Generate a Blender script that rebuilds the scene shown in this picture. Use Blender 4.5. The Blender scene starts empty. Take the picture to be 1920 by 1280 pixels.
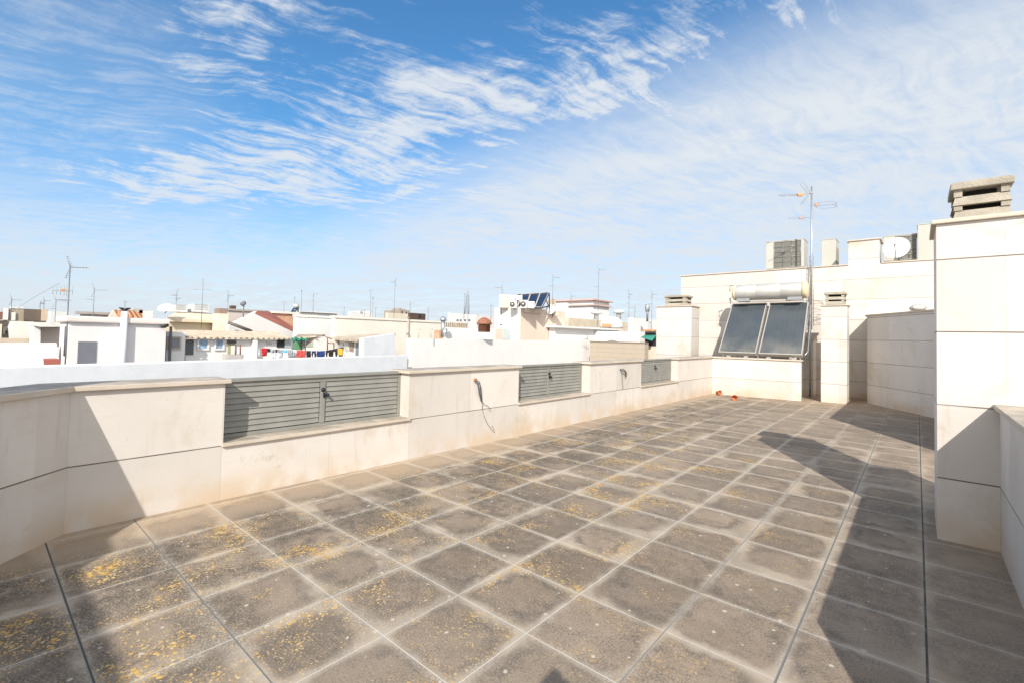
import bpy, bmesh, math, random
from mathutils import Vector, Matrix
random.seed(7)
PI = math.pi
sc = bpy.context.scene
C = sc.collection

# ------------------------------------------------------------------ camera
F_PX, YAW, PITCH, ROLL, CYPX, CAM_H = 878.8, -0.7127, 0.0296, -0.0226, 605.0, 1.5

def cam_to_world(x, y, z):
    """x right, y forward, z up in camera axes -> world axes"""
    c, s = math.cos(ROLL), math.sin(ROLL); x, z = c*x + s*z, -s*x + c*z
    c, s = math.cos(PITCH), math.sin(PITCH); y, z = c*y - s*z, s*y + c*z
    c, s = math.cos(YAW), math.sin(YAW); x, y = c*x + s*y, -s*x + c*y
    return Vector((x, y, z))

cam = bpy.data.objects.new('camera', bpy.data.cameras.new('camera'))
C.objects.link(cam)
r_, u_, f_ = cam_to_world(1, 0, 0), cam_to_world(0, 0, 1), cam_to_world(0, 1, 0)
cam.matrix_world = Matrix(((r_.x, u_.x, -f_.x, 0), (r_.y, u_.y, -f_.y, 0), (r_.z, u_.z, -f_.z, CAM_H), (0, 0, 0, 1)))
cam.data.sensor_width = 36
cam.data.lens = F_PX/1920*36
cam.data.shift_y = (CYPX - 640)/1920
cam.data.clip_start = 0.02
cam.data.clip_end = 6000
sc.camera = cam

def ray(px, py): return cam_to_world((px - 960)/F_PX, 1, -(py - CYPX)/F_PX)
def W(px, py, d):
    r = ray(px, py); k = d/math.hypot(r.x, r.y); return Vector((r.x*k, r.y*k, CAM_H + r.z*k))
def onX(px, py, X): r = ray(px, py); k = X/r.x; return Vector((X, r.y*k, CAM_H + r.z*k))
def onY(px, py, Y): r = ray(px, py); k = Y/r.y; return Vector((r.x*k, Y, CAM_H + r.z*k))

# ------------------------------------------------------------------ light
SUNV = Vector((0.785, -1.20, 1.0)).normalized()
sun = bpy.data.objects.new('sun', bpy.data.lights.new('sun', 'SUN'))
C.objects.link(sun)
sun.data.energy = 3.15; sun.data.angle = math.radians(0.53); sun.data.color = (1.0, 0.95, 0.875)
sun.rotation_euler = SUNV.to_track_quat('Z', 'Y').to_euler()
sc.view_settings.view_transform = 'Standard'; sc.view_settings.look = 'None'
sc.view_settings.exposure = 0.76; sc.view_settings.gamma = 1; sc.view_settings.use_curve_mapping = False

class NT:
    """small helper for writing node trees"""
    def __init__(s, tree): s.t = tree; s.n = tree.nodes; s.l = tree.links
    def new(s, typ, **kw):
        n = s.n.new(typ)
        for k, v in kw.items(): setattr(n, k, v)
        return n
    def put(s, sock, v):
        if isinstance(v, bpy.types.NodeSocket): s.l.new(v, sock)
        elif isinstance(v, (tuple, list)) and sock.type == 'RGBA' and len(v) == 3: sock.default_value = (*v, 1)
        else: sock.default_value = v
    def m(s, op, a, b=None, c=None, clamp=False):
        n = s.new('ShaderNodeMath', operation=op); n.use_clamp = clamp
        s.put(n.inputs[0], a)
        if b is not None: s.put(n.inputs[1], b)
        if c is not None: s.put(n.inputs[2], c)
        return n.outputs[0]
    def vm(s, op, a, b=None):
        n = s.new('ShaderNodeVectorMath', operation=op); s.put(n.inputs[0], a)
        if b is not None:
            if op == 'SCALE': s.put(n.inputs['Scale'], b)
            else: s.put(n.inputs[1], b)
        return n.outputs['Value'] if op in ('DOT_PRODUCT', 'LENGTH') else n.outputs['Vector']
    def mix(s, f, a, b, mode='MIX'):
        n = s.new('ShaderNodeMix', data_type='RGBA', blend_type=mode)
        s.put(n.inputs[0], f); s.put(n.inputs[6], a); s.put(n.inputs[7], b); return n.outputs[2]
    def sm(s, v, lo, hi, a=0.0, b=1.0):
        n = s.new('ShaderNodeMapRange', interpolation_type='SMOOTHSTEP')
        for i, x in enumerate((v, lo, hi, a, b)): s.put(n.inputs[i], x)
        return n.outputs[0]
    def noise(s, vec, scale, detail=4, rough=.55, dist=0.0, dim='3D', col=False):
        n = s.new('ShaderNodeTexNoise', noise_dimensions=dim)
        s.put(n.inputs['Vector'], vec); n.inputs['Scale'].default_value = scale
        n.inputs['Detail'].default_value = detail; n.inputs['Roughness'].default_value = rough
        n.inputs['Distortion'].default_value = dist
        return n.outputs['Color' if col else 'Fac']
    def xyz(s, v):
        n = s.new('ShaderNodeSeparateXYZ'); s.put(n.inputs[0], v); return n.outputs
    def comb(s, x, y, z):
        n = s.new('ShaderNodeCombineXYZ')
        for i, v in enumerate((x, y, z)): s.put(n.inputs[i], v)
        return n.outputs[0]

# ------------------------------------------------------------------ world: sky with cirrus
world = bpy.data.worlds.new('World'); sc.world = world; world.use_nodes = True
T = NT(world.node_tree); T.n.clear()
sky = T.new('ShaderNodeTexSky', sky_type='NISHITA'); sky.sun_disc = False
sky.sun_elevation = math.asin(SUNV.z); sky.sun_rotation = math.atan2(SUNV.x, SUNV.y)
sky.air_density = 1.0; sky.dust_density = 0.6; sky.ozone_density = 2.2
D = T.new('ShaderNodeTexCoord').outputs['Generated']
dx, dy, dz = T.xyz(D)[:3]
den = T.m('ADD', T.m('MAXIMUM', dz, 0.0), 0.12)
P2 = T.comb(T.m('DIVIDE', dx, den), T.m('DIVIDE', dy, den), 0.0)
def gc(a, b):
    """normal of the great circle through two sky directions"""
    n = a.cross(b).normalized(); return (n.x, n.y, n.z)
def S(px, py): return ray(px, py).normalized()
def side(a, b): return T.vm('DOT_PRODUCT', D, gc(S(*a), S(*b)))     # >0 on one side of the line
warp = T.noise(P2, 1.3, 3, .5, col=True)
P3 = T.vm('ADD', P2, T.vm('SCALE', T.vm('SUBTRACT', warp, (.5, .5, .5)), .42))
def rot2(v, ang, sx, sy):
    n = T.new('ShaderNodeMapping'); T.put(n.inputs['Vector'], v)
    n.vector_type = 'TEXTURE'
    n.inputs['Rotation'].default_value = (0, 0, ang); n.inputs['Scale'].default_value = (1/sx, 1/sy, 1); return n.outputs[0]
fw1 = T.noise(P2, 5.0, 4, .6, col=True)
P4 = T.vm('ADD', P3, T.vm('SCALE', T.vm('SUBTRACT', fw1, (.5, .5, .5)), .07))
streak = T.noise(rot2(P4, 0.31, 1.0, 2.9), 1.6, 11, .66, .12)
streak2 = T.noise(rot2(P4, 1.15, 1.0, 2.6), 2.6, 10, .66, .15)
puff = T.noise(P4, 3.8, 11, .70, .1)
ripple = T.noise(rot2(P3, 0.9, 1.0, 2.2), 9.0, 6, .62, .3)
wisp = T.m('ADD', T.m('MULTIPLY', streak, .42), T.m('ADD', T.m('MULTIPLY', streak2, .28), T.m('MULTIPLY', puff, .30)))
def seg(a, b, w, soft=.12):
    """soft band along the great circle a-b, fading past both ends"""
    A, B = S(*a), S(*b); n = A.cross(B).normalized(); mid = (A + B).normalized(); half = A.dot(mid)
    d = T.sm(T.m('ABSOLUTE', T.vm('DOT_PRODUCT', D, tuple(n))), 0.0, w, 1, 0)
    e = T.sm(T.vm('DOT_PRODUCT', D, tuple(mid)), half - soft*1.4, half + soft*.25, 0, 1)
    return T.m('MULTIPLY', d, e)
band = T.m('MAXIMUM', seg((300, 322), (760, 285), .085, .04), seg((740, 268), (1400, 0), .12))
band2 = seg((360, 365), (860, 352), .07, .05)
band3 = seg((900, 200), (1180, 215), .09)
def patch(px, py, lo, hi=1.0): return T.sm(T.vm('DOT_PRODUCT', D, tuple(S(px, py))), lo, hi, 0, 1)
tufts = T.m('MAXIMUM', patch(480, 110, .980), T.m('MULTIPLY', patch(680, 165, .985), .9))
veil = T.sm(side((500, 450), (1440, 60)), -.10, .15, 0, 1)
low = T.sm(dz, .04, .40, 1, 0)
leftv = patch(20, 210, .94, .998)
cov = T.m('ADD', T.m('MULTIPLY', band, .31), T.m('MULTIPLY', band2, .22))
cov = T.m('ADD', cov, T.m('MULTIPLY', band3, .20)); cov = T.m('ADD', cov, T.m('MULTIPLY', tufts, .21))
cov = T.m('ADD', cov, T.m('MULTIPLY', low, .10))
cov = T.m('ADD', cov, T.m('MULTIPLY', veil, .24))
cov = T.m('ADD', cov, T.m('MULTIPLY', leftv, .05))
plume = T.noise(rot2(P4, 1.25, 1.0, 6.5), 3.0, 10, .66, .1)
tex = T.m('ADD', T.m('MULTIPLY', T.m('SUBTRACT', streak, .5), 1.1), T.m('MULTIPLY', T.m('SUBTRACT', plume, .5), 1.25))
tex = T.m('ADD', tex, T.m('MULTIPLY', T.m('SUBTRACT', puff, .5), 1.0))
tex = T.m('ADD', tex, T.m('MULTIPLY', T.m('SUBTRACT', ripple, .5), T.m('MULTIPLY', T.m('ADD', .3, low), .55)))
dens = T.m('ADD', tex, cov)
mask = T.m('POWER', T.sm(dens, .05, .62, 0, 1), 1.25)
mask = T.m('MULTIPLY', mask, .90)
vv_ = T.m('MULTIPLY', veil, T.sm(T.m('ADD', T.m('MULTIPLY', tex, .5), .5), .26, .64, .62, .97))
mask = T.m('MAXIMUM', mask, vv_)
thin = T.m('MULTIPLY', leftv, T.sm(tex, -.2, .3, .12, .42)); mask = T.m('MAXIMUM', mask, thin)
hz = T.m('MULTIPLY', T.sm(dz, .03, .34, 1, 0), T.sm(T.m('ADD', T.m('MULTIPLY', tex, .8), .5), .28, .62, .58, 1))
mask = T.m('MAXIMUM', mask, hz)
back = T.sm(T.vm('DOT_PRODUCT', D, tuple(cam_to_world(0, 1, 0))), .25, -.15, 0, 1)  # unseen bright cloud cover behind the viewer, added to lift the shade
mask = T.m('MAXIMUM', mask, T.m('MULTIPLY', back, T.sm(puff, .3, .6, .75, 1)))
SKYS = 0.10
cloud = T.mix(T.sm(dz, 0, .5, 0, 1), (4.3, 4.72, 5.2), (4.72, 4.95, 5.18))
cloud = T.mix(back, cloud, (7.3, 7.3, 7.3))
hs = T.new('ShaderNodeHueSaturation'); T.put(hs.inputs['Color'], sky.outputs[0]); hs.inputs['Saturation'].default_value = 1.1; hs.inputs['Value'].default_value = 1.0
bg = T.new('ShaderNodeBackground'); bg.inputs[1].default_value = SKYS
clear = T.mix(1.0, hs.outputs[0], T.mix(T.sm(dz, .0, .38, 0, 1), (.80, .90, 1.06), (.66, 1.04, 1.16)), 'MULTIPLY')
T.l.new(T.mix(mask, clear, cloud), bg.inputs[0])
T.l.new(bg.outputs[0], T.new('ShaderNodeOutputWorld').inputs[0])

# ------------------------------------------------------------------ materials
MATS = {}
def base(name):
    m = bpy.data.materials.new(name); m.use_nodes = True
    t = NT(m.node_tree); b = t.n['Principled BSDF']; MATS[name] = m; return m, t, b
def mat(name, col, rough=.6, metal=0.0, var=.08, scale=3.0, dirt=0.0, dirtcol=(.25, .2, .15), bump=0.0, spec=.4):
    """painted / rendered surface with uneven tone, optional dirt streaks and relief"""
    if name in MATS: return MATS[name]
    m, t, b = base(name)
    pos = t.new('ShaderNodeNewGeometry').outputs['Position']
    n1 = t.noise(pos, scale, 6, .6)
    c = t.mix(t.sm(n1, .3, .7), tuple(x*(1 - var) for x in col), tuple(min(1, x*(1 + var)) for x in col))
    if dirt > 0:
        st = t.new('ShaderNodeMapping'); t.put(st.inputs['Vector'], pos); st.inputs['Scale'].default_value = (1, 1, .18)
        d = t.sm(t.noise(st.outputs[0], scale*1.6, 7, .65), .52, .78, 0, dirt)
        c = t.mix(d, c, dirtcol)
    t.put(b.inputs['Base Color'], c)
    b.inputs['Roughness'].default_value = rough; b.inputs['Metallic'].default_value = metal
    b.inputs['Specular IOR Level'].default_value = spec
    if bump > 0:
        bp = t.new('ShaderNodeBump'); bp.inputs['Strength'].default_value = bump; bp.inputs['Distance'].default_value = .02
        t.put(bp.inputs['Height'], t.noise(pos, scale*12, 5, .6)); t.put(b.inputs['Normal'], bp.outputs[0])
    return m

def stone(name, z0=.478, dz_=.568, s0=.5, ds=1.0, tone=(.675, .625, .565), faint=.35, joints=True):
    """cream limestone cladding: large panels, thin dark horizontal joints, faint upright ones, warm stains"""
    m, t, b = base(name)
    g = t.new('ShaderNodeNewGeometry'); pos = g.outputs['Position']; x, y, z = t.xyz(pos)[:3]
    nx, ny, nz = t.xyz(g.outputs['True Normal'])[:3]
    s = t.mix(t.m('GREATER_THAN', t.m('ABSOLUTE', ny), .7), t.comb(y, y, y), t.comb(x, x, x))
    s = t.xyz(s)[0]
    zc = t.m('DIVIDE', t.m('SUBTRACT', z, z0), dz_); sc_ = t.m('DIVIDE', t.m('SUBTRACT', s, s0), ds)
    zf = t.m('ABSOLUTE', t.m('SUBTRACT', t.m('FRACT', t.m('ADD', zc, .5)), .5))
    sf = t.m('ABSOLUTE', t.m('SUBTRACT', t.m('FRACT', t.m('ADD', sc_, .5)), .5))
    zl = t.sm(t.m('MULTIPLY', zf, dz_), .003, .0068, 1, 0)
    sl = t.m('MULTIPLY', t.sm(t.m('MULTIPLY', sf, ds), .0015, .004, faint, 0), t.m('GREATER_THAN', t.m('MAXIMUM', t.m('ABSOLUTE', nx), t.m('ABSOLUTE', ny)), .9))
    wn = t.new('ShaderNodeTexWhiteNoise', noise_dimensions='3D')
    t.put(wn.inputs['Vector'], t.comb(t.m('FLOOR', zc), t.m('FLOOR', sc_), t.m('GREATER_THAN', t.m('ABSOLUTE', ny), .7)))
    k = t.sm(wn.outputs['Value'], 0, 1, .90, 1.04)
    c = t.mix(t.sm(t.noise(pos, 1.5, 5, .6), .3, .7), tuple(v*.955 for v in tone), tuple(v*1.03 for v in tone))
    c = t.mix(1.0, c, t.comb(k, k, k), 'MULTIPLY')
    # bedding streaks and small fossils
    mp = t.new('ShaderNodeMapping'); t.put(mp.inputs['Vector'], pos); mp.inputs['Scale'].default_value = (2, 2, 14)
    c = t.mix(t.sm(t.noise(mp.outputs[0], 2.2, 5, .6), .45, .75, 0, .16), c, (.56, .48, .39))
    c = t.mix(t.sm(t.noise(pos, 26, 2, .5), .70, .78, 0, .35), c, (.50, .43, .34))
    # warm stains: patches, and splash zone close to the floor
    pt = t.sm(t.noise(pos, 1.15, 7, .66, .6), .51, .72, 0, .55)
    c = t.mix(pt, c, (.50, .405, .29))
    dm = t.new('ShaderNodeMapping'); t.put(dm.inputs['Vector'], pos); dm.inputs['Scale'].default_value = (1, 1, .12)
    drip = t.m('MULTIPLY', t.sm(t.noise(dm.outputs[0], 7.0, 6, .65), .56, .74), t.sm(t.noise(pos, .9, 3, .5), .40, .58, 0, .50))
    c = t.mix(drip, c, (.45, .38, .30))
    blot = t.m('MULTIPLY', t.sm(t.noise(pos, 4.5, 7, .7, .8), .60, .72), t.sm(t.noise(pos, .7, 2, .5), .44, .60, 0, .55))
    c = t.mix(blot, c, (.42, .31, .20))
    foot = t.m('MULTIPLY', t.sm(z, .0, .32, 1, 0), t.sm(t.noise(pos, 2.3, 5, .6), .34, .60, .05, .72))
    c = t.mix(foot, c, (.57, .43, .28))
    if joints:
        jv = t.noise(pos, 1.7, 3, .5)
        c = t.mix(t.m('MULTIPLY', zl, t.sm(jv, .3, .6, .65, .95)), c, (.12, .09, .07))
        c = t.mix(sl, c, (.36, .30, .24))
    t.put(b.inputs['Base Color'], c)
    b.inputs['Roughness'].default_value = .55; b.inputs['Specular IOR Level'].default_value = .35
    bp = t.new('ShaderNodeBump'); bp.inputs['Strength'].default_value = .12; bp.inputs['Distance'].default_value = .01
    h = t.noise(pos, 35, 5, .6)
    if joints: h = t.m('SUBTRACT', h, t.m('MULTIPLY', zl, 2.0))
    t.put(bp.inputs['Height'], h); t.put(b.inputs['Normal'], bp.outputs[0])
    return m
STONE = stone('limestone_cladding', tone=(.668, .622, .570))
STONE_FAR = stone('limestone_cladding_tall', z0=.478, s0=-1.6, ds=1.7, faint=.25)
COPING = stone('limestone_coping', joints=False, tone=(.56, .50, .425))
def coping_weather():
    m, t, b = base('weathered_coping')
    g = t.new('ShaderNodeNewGeometry'); pos = g.outputs['Position']; nz = t.xyz(g.outputs['True Normal'])[2]
    c = t.mix(t.sm(t.noise(pos, 4, 6, .6), .35, .65), (.60, .52, .43), (.54, .46, .37))
    top = t.m('MULTIPLY', t.sm(nz, .5, .8), t.sm(t.noise(pos, 3.0, 8, .7), .36, .60, .15, .8))
    c = t.mix(top, c, (.26, .225, .18))
    t.put(b.inputs['Base Color'], c); b.inputs['Roughness'].default_value = .7
    bp = t.new('ShaderNodeBump'); bp.inputs['Strength'].default_value = .25; bp.inputs['Distance'].default_value = .01
    t.put(bp.inputs['Height'], t.noise(pos, 40, 5, .6)); t.put(b.inputs['Normal'], bp.outputs[0])
    return m
COPE = coping_weather()

def floor_mat():
    m, t, b = base('lichened_terrace_tiles')
    TU, TV, OX, OY = .5117, .5009, -1.5015, 1.9038
    g = t.new('ShaderNodeNewGeometry'); pos = g.outputs['Position']; x, y, z = t.xyz(pos)[:3]
    wob = t.noise(pos, 7, 3, .5)
    u = t.m('DIVIDE', t.m('SUBTRACT', x, OX), TU); v = t.m('DIVIDE', t.m('SUBTRACT', y, OY), TV)
    fu, fv = t.m('FLOOR', u), t.m('FLOOR', v)
    cu = t.m('SUBTRACT', t.m('SUBTRACT', u, fu), .5); cv = t.m('SUBTRACT', t.m('SUBTRACT', v, fv), .5)
    wn = t.new('ShaderNodeTexWhiteNoise', noise_dimensions='2D'); t.put(wn.inputs['Vector'], t.comb(fu, fv, 0))
    r1, r2, r3 = t.xyz(wn.outputs['Color'])[:3]
    # rounded-square distance from tile centre, shifted a little per tile, ragged by noise
    au = t.m('ABSOLUTE', t.m('ADD', cu, t.m('MULTIPLY', t.m('SUBTRACT', r1, .5), .20)))
    av = t.m('ABSOLUTE', t.m('ADD', cv, t.m('MULTIPLY', t.m('SUBTRACT', r2, .5), .20)))
    sq = t.m('POWER', t.m('ADD', t.m('POWER', t.m('MULTIPLY', au, 2), 5.0), t.m('POWER', t.m('MULTIPLY', av, 2), 5.0)), .2)
    n_big = t.noise(pos, 3.2, 5, .6); n_mm = t.noise(pos, 6.5, 6, .62); n_mid = t.noise(pos, 14, 6, .65); n_fine = t.noise(pos, 90, 6, .75)
    rag = t.m('ADD', t.m('MULTIPLY', t.m('SUBTRACT', n_big, .5), .75), t.m('ADD', t.m('MULTIPLY', t.m('SUBTRACT', n_mm, .5), .70), t.m('MULTIPLY', t.m('SUBTRACT', n_mid, .5), .34)))
    rag = t.m('ADD', rag, t.m('MULTIPLY', t.m('SUBTRACT', n_fine, .5), .32))
    sz = t.m('ADD', .97, t.m('MULTIPLY', t.m('SUBTRACT', r3, .5), .34))
    dd = t.m('SUBTRACT', t.m('ADD', sq, rag), sz)
    dark = t.sm(dd, -.20, .14, 1, 0)
    ring = t.m('MULTIPLY', t.sm(dd, -.42, -.12, 0, 1), dark)
    # zones: clean strip along the left wall, cleaner paving on the right
    nz_ = t.m('MULTIPLY', t.m('SUBTRACT', n_big, .5), .9)
    xz = t.m('ADD', x, nz_)
    wallz = t.sm(xz, -4.35, -3.85, 1, 0)
    rightz = t.sm(xz, -.25, .25, 0, 1)
    farz = t.m('MAXIMUM', t.sm(t.m('ADD', y, nz_), 12.6, 13.6, 0, 1), t.sm(t.m('ADD', y, nz_), 5, 11.5, 0, .50))
    clean = t.m('MAXIMUM', t.m('MAXIMUM', t.m('MULTIPLY', wallz, .72), t.m('MULTIPLY', rightz, .85)), farz)
    edge = t.mix(t.sm(n_mid, .3, .7), (.375, .305, .232), (.465, .392, .308))
    edge = t.mix(t.sm(x, -2.6, -.6, 0, .35), edge, (.40, .315, .235))
    edge = t.mix(clean, edge, (.41, .31, .215))
    inner = t.mix(t.sm(n_big, .3, .7), (.248, .190, .138), (.312, .244, .182))
    inner = t.mix(t.sm(t.noise(pos, 1.1, 4, .6), .5, .7, 0, .6), inner, (.300, .218, .155))
    tone = t.sm(r1, 0, 1, .84, 1.14)
    inner = t.mix(1, inner, t.comb(tone, tone, tone), 'MULTIPLY')
    inner = t.mix(t.m('MULTIPLY', ring, t.m('MULTIPLY', t.sm(n_mm, .42, .6, .15, 1), t.sm(n_fine, .35, .55, .4, 1))), inner, (.128, .108, .090))
    spk = t.sm(n_fine, .48, .62, 0, .8)
    inner = t.mix(t.m('MULTIPLY', spk, t.sm(n_mid, .36, .60, .12, 1)), inner, (.088, .076, .066))
    inner = t.mix(t.sm(n_fine, .48, .30, 0, .40), inner, (.36, .30, .24))
    edge = t.mix(t.sm(n_fine, .50, .66, 0, .35), edge, (.27, .22, .175)); edge = t.mix(t.sm(n_fine, .46, .32, 0, .35), edge, (.56, .49, .41))
    fade = t.m('SUBTRACT', 1, t.m('MULTIPLY', clean, .68))
    # the mid-right tiles are paler than those in the middle
    fade = t.m('MULTIPLY', fade, t.sm(t.noise(pos, .55, 3, .5), .35, .65, 1, .72))
    c = t.mix(t.m('MULTIPLY', dark, fade), edge, inner)
    # pale bloom hugging the joints
    ej = t.m('MULTIPLY', t.m('SUBTRACT', .5, t.m('MAXIMUM', t.m('ABSOLUTE', cu), t.m('ABSOLUTE', cv))), TU)
    bloom = t.sm(t.m('ADD', ej, t.m('MULTIPLY', t.m('SUBTRACT', n_mid, .5), .05)), .0, .045, .62, 0)
    bloom = t.m('MULTIPLY', bloom, t.m('SUBTRACT', 1, t.m('MULTIPLY', clean, .7)))
    bloom = t.m('MULTIPLY', bloom, t.sm(n_big, .3, .55, .35, 1))
    c = t.mix(t.m('MULTIPLY', bloom, .85), c, (.49, .43, .355))
    grime = t.m('MULTIPLY', t.m('MULTIPLY', t.sm(x, -3.9, -1.5, 1, .42), t.sm(t.noise(pos, 1.9, 5, .6), .38, .56)), t.sm(t.m('ADD', n_fine, t.m('MULTIPLY', n_mid, .5)), .62, .82, 0, .9))
    c = t.mix(t.m('MULTIPLY', grime, t.sm(x, -4.3, -4.0, 0, 1)), c, (.085, .075, .062))
    # lichen: orange crusts in clusters, mostly left of centre
    lz = t.m('MULTIPLY', t.sm(x, -2.6, -.3, 1, .22), t.sm(y, 4.5, 10.5, 1, .30))
    lz = t.m('MULTIPLY', lz, t.m('SUBTRACT', 1, t.m('MULTIPLY', clean, .9)))
    clus = t.noise(pos, 2.7, 4, .6); tl = t.m('MULTIPLY', t.m('SUBTRACT', r2, .5), .15)
    clus = t.m('ADD', clus, tl)
    def spots(scale, lo, hi, thr, thr2):
        vo = t.new('ShaderNodeTexVoronoi', feature='F1', voronoi_dimensions='2D')
        off = t.vm('SCALE', t.vm('SUBTRACT', t.noise(pos, scale*.9, 3, .6, col=True), (.5, .5, .5)), .9/scale)
        t.put(vo.inputs['Vector'], t.vm('ADD', pos, off)); vo.inputs['Scale'].default_value = scale
        rr = t.xyz(vo.outputs['Color'])[0]
        size = t.m('MULTIPLY', t.m('SUBTRACT', t.m('ADD', clus, t.m('MULTIPLY', rr, .34)), thr), thr2)
        return t.m('MULTIPLY', t.sm(t.m('SUBTRACT', size, vo.outputs['Distance']), lo, hi), lz), rr
    s1, q1 = spots(36, -.02, .07, .755, 2.0)
    s2, q2 = spots(85, -.02, .10, .70, 2.2)
    lich = t.m('MAXIMUM', s1, t.m('MULTIPLY', s2, .85))
    lcol = t.mix(q1, (.52, .29, .06), (.68, .43, .12)); lcol = t.mix(t.sm(n_fine, .45, .65, 0, .5), lcol, (.40, .20, .05))
    lcol = t.mix(t.sm(q2, .8, 1), lcol, (.66, .52, .30))
    c = t.mix(t.m('MULTIPLY', lich, t.sm(n_fine, .30, .55, .55, .95)), c, lcol)
    film = t.m('MULTIPLY', t.m('MULTIPLY', t.sm(clus, .58, .82, 0, .16), lz), dark)
    c = t.mix(film, c, (.36, .24, .07))
    # pale round crusts and droppings
    vo = t.new('ShaderNodeTexVoronoi', feature='F1', voronoi_dimensions='2D'); t.put(vo.inputs['Vector'], t.vm('ADD', pos, t.vm('SCALE', t.noise(pos, 22, 3, .6, col=True), .02)))
    vo.inputs['Scale'].default_value = 8.5
    rr = t.xyz(vo.outputs['Color'])[1]
    ws = t.sm(t.m('SUBTRACT', t.m('MULTIPLY', t.m('SUBTRACT', rr, .70), t.m('ADD', .16, t.m('MULTIPLY', n_big, .36))), vo.outputs['Distance']), -.015, .025, 0, .8)
    c = t.mix(t.m('MULTIPLY', ws, t.m('SUBTRACT', 1, clean)), c, (.58, .51, .42))
    # joints: pale mortar, grey sealed expansion joints at some lines
    ju = t.m('MULTIPLY', t.m('SUBTRACT', .5, t.m('ABSOLUTE', cu)), TU)
    jv = t.m('MULTIPLY', t.m('SUBTRACT', .5, t.m('ABSOLUTE', cv)), TV)
    lu, lv = t.sm(ju, .0018, .0045, 1, 0), t.sm(jv, .0018, .0045, 1, 0)
    c = t.mix(t.m('MULTIPLY', t.m('MAXIMUM', lu, lv), t.sm(n_big, .2, .5, .5, .9)), c, (.56, .51, .44))
    ul = t.m('ROUND', u)
    def isline(val): return t.m('COMPARE', val[0], val[1], .1)
    gu = t.m('MULTIPLY', isline((ul, 2.0)), t.sm(ju, .0035, .007, 1, 0))
    gu = t.m('MAXIMUM', gu, t.m('MULTIPLY', isline((ul, 1.0)), t.sm(ju, .002, .005, .8, 0)))
    vl = t.m('ROUND', v)
    gv = t.m('MULTIPLY', isline((vl, -2.0)), t.sm(jv, .0025, .0055, 1, 0))
    gv = t.m('MAXIMUM', gv, t.m('MULTIPLY', t.m('MULTIPLY', isline((vl, -3.0)), t.sm(u, -8, -3.0, 1, 1)), t.sm(jv, .004, .0075, 1, 0)))
    c = t.mix(t.m('MAXIMUM', gu, gv), c, (.185, .18, .165))
    dk = t.m('MULTIPLY', isline((ul, 3.0)), t.sm(ju, .003, .007, 1, 0))
    c = t.mix(t.m('MULTIPLY', dk, t.sm(n_mid, .3, .55, .75, 1)), c, (.07, .063, .056))
    vd = t.m('MULTIPLY', isline((vl, -3.0)), t.sm(jv, .0015, .0035, 1, 0))
    c = t.mix(t.m('MULTIPLY', vd, .85), c, (.05, .045, .04))
    t.put(b.inputs['Base Color'], c)
    b.inputs['Roughness'].default_value = .82; b.inputs['Specular IOR Level'].default_value = .25
    h = t.m('ADD', t.m('MULTIPLY', n_fine, .6), t.m('MULTIPLY', n_mid, .5))
    h = t.m('SUBTRACT', h, t.m('MULTIPLY', t.m('MAXIMUM', lu, lv), .9))
    h = t.m('ADD', h, t.m('MULTIPLY', lich, .35))
    bp = t.new('ShaderNodeBump'); bp.inputs['Strength'].default_value = .35; bp.inputs['Distance'].default_value = .006
    t.put(bp.inputs['Height'], h); t.put(b.inputs['Normal'], bp.outputs[0])
    return m
FLOOR = floor_mat()

GATE = mat('grey_green_painted_metal', (.262, .257, .230), .5, 0, .09, 5, dirt=.35, dirtcol=(.36, .33, .28))
GAP_SHADE = mat('painted_gap_shade', (.05, .052, .05), .6)  # shadow between the gate slats, put into a dark colour
LOCK = mat('dark_lock_metal', (.03, .035, .045), .35, .6)
CONC = mat('weathered_concrete', (.40, .355, .285), .9, 0, .14, 5, dirt=.45, dirtcol=(.22, .19, .15), bump=.5)
CONCD = mat('dark_cowl_opening', (.03, .027, .023), .9)
WHITE = mat('white_render', (.76, .742, .715), .85, 0, .02, 1.2, dirt=.24, dirtcol=(.60, .53, .44), bump=.3)
BLUEW = mat('white_limewash', (.75, .765, .78), .85, 0, .04, 2.2, dirt=.22, dirtcol=(.64, .63, .61), bump=.25)
PINKW = mat('pinkish_white_render', (.74, .70, .68), .85, 0, .03, 1.5, dirt=.10, dirtcol=(.62, .52, .46), bump=.1)
CREAM = mat('cream_render', (.75, .70, .615), .85, 0, .04, .9, dirt=.22, dirtcol=(.62, .50, .38), bump=.1)
CREAM2 = mat('yellow_cream_render', (.70, .60, .43), .85, 0, .04, .8, dirt=.15, dirtcol=(.55, .44, .30), bump=.1)
SALMON = mat('pale_salmon_render', (.70, .57, .47), .85, 0, .03, .8, dirt=.12, dirtcol=(.6, .45, .35))
TAN = mat('tan_render', (.42, .35, .27), .85, 0, .06, .9, dirt=.2, dirtcol=(.3, .25, .19))
WALL_SHADE = mat('painted_wall_shade', (.155, .125, .095), .8, 0, .06, .7)  # shade of the far block's wall, put into the colour
DBROWN = mat('dark_brown_timber', (.10, .06, .045), .7, 0, .25, 2)
SIDING = mat('beige_siding', (.60, .53, .43), .8, 0, .03, 1)
RED = mat('red_roof_paint', (.38, .13, .095), .7, 0, .1, 1.2, dirt=.15, dirtcol=(.30, .09, .06))
TERRA = mat('terracotta', (.46, .16, .08), .75, 0, .12, 20, bump=.2)
GALV = mat('galvanised_steel', (.45, .46, .46), .42, .75, .12, 20)
MAST = mat('antenna_mast_steel', (.20, .21, .22), .6, .2, .1, 9)
ALU = mat('aerial_aluminium', (.34, .34, .35), .5, .3)
ORANGE = mat('orange_plastic', (.66, .30, .12), .5)
ACW = mat('ac_cream_paint', (.50, .485, .43), .5, 0, .03, 3, dirt=.10, dirtcol=(.45, .42, .36))
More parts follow.
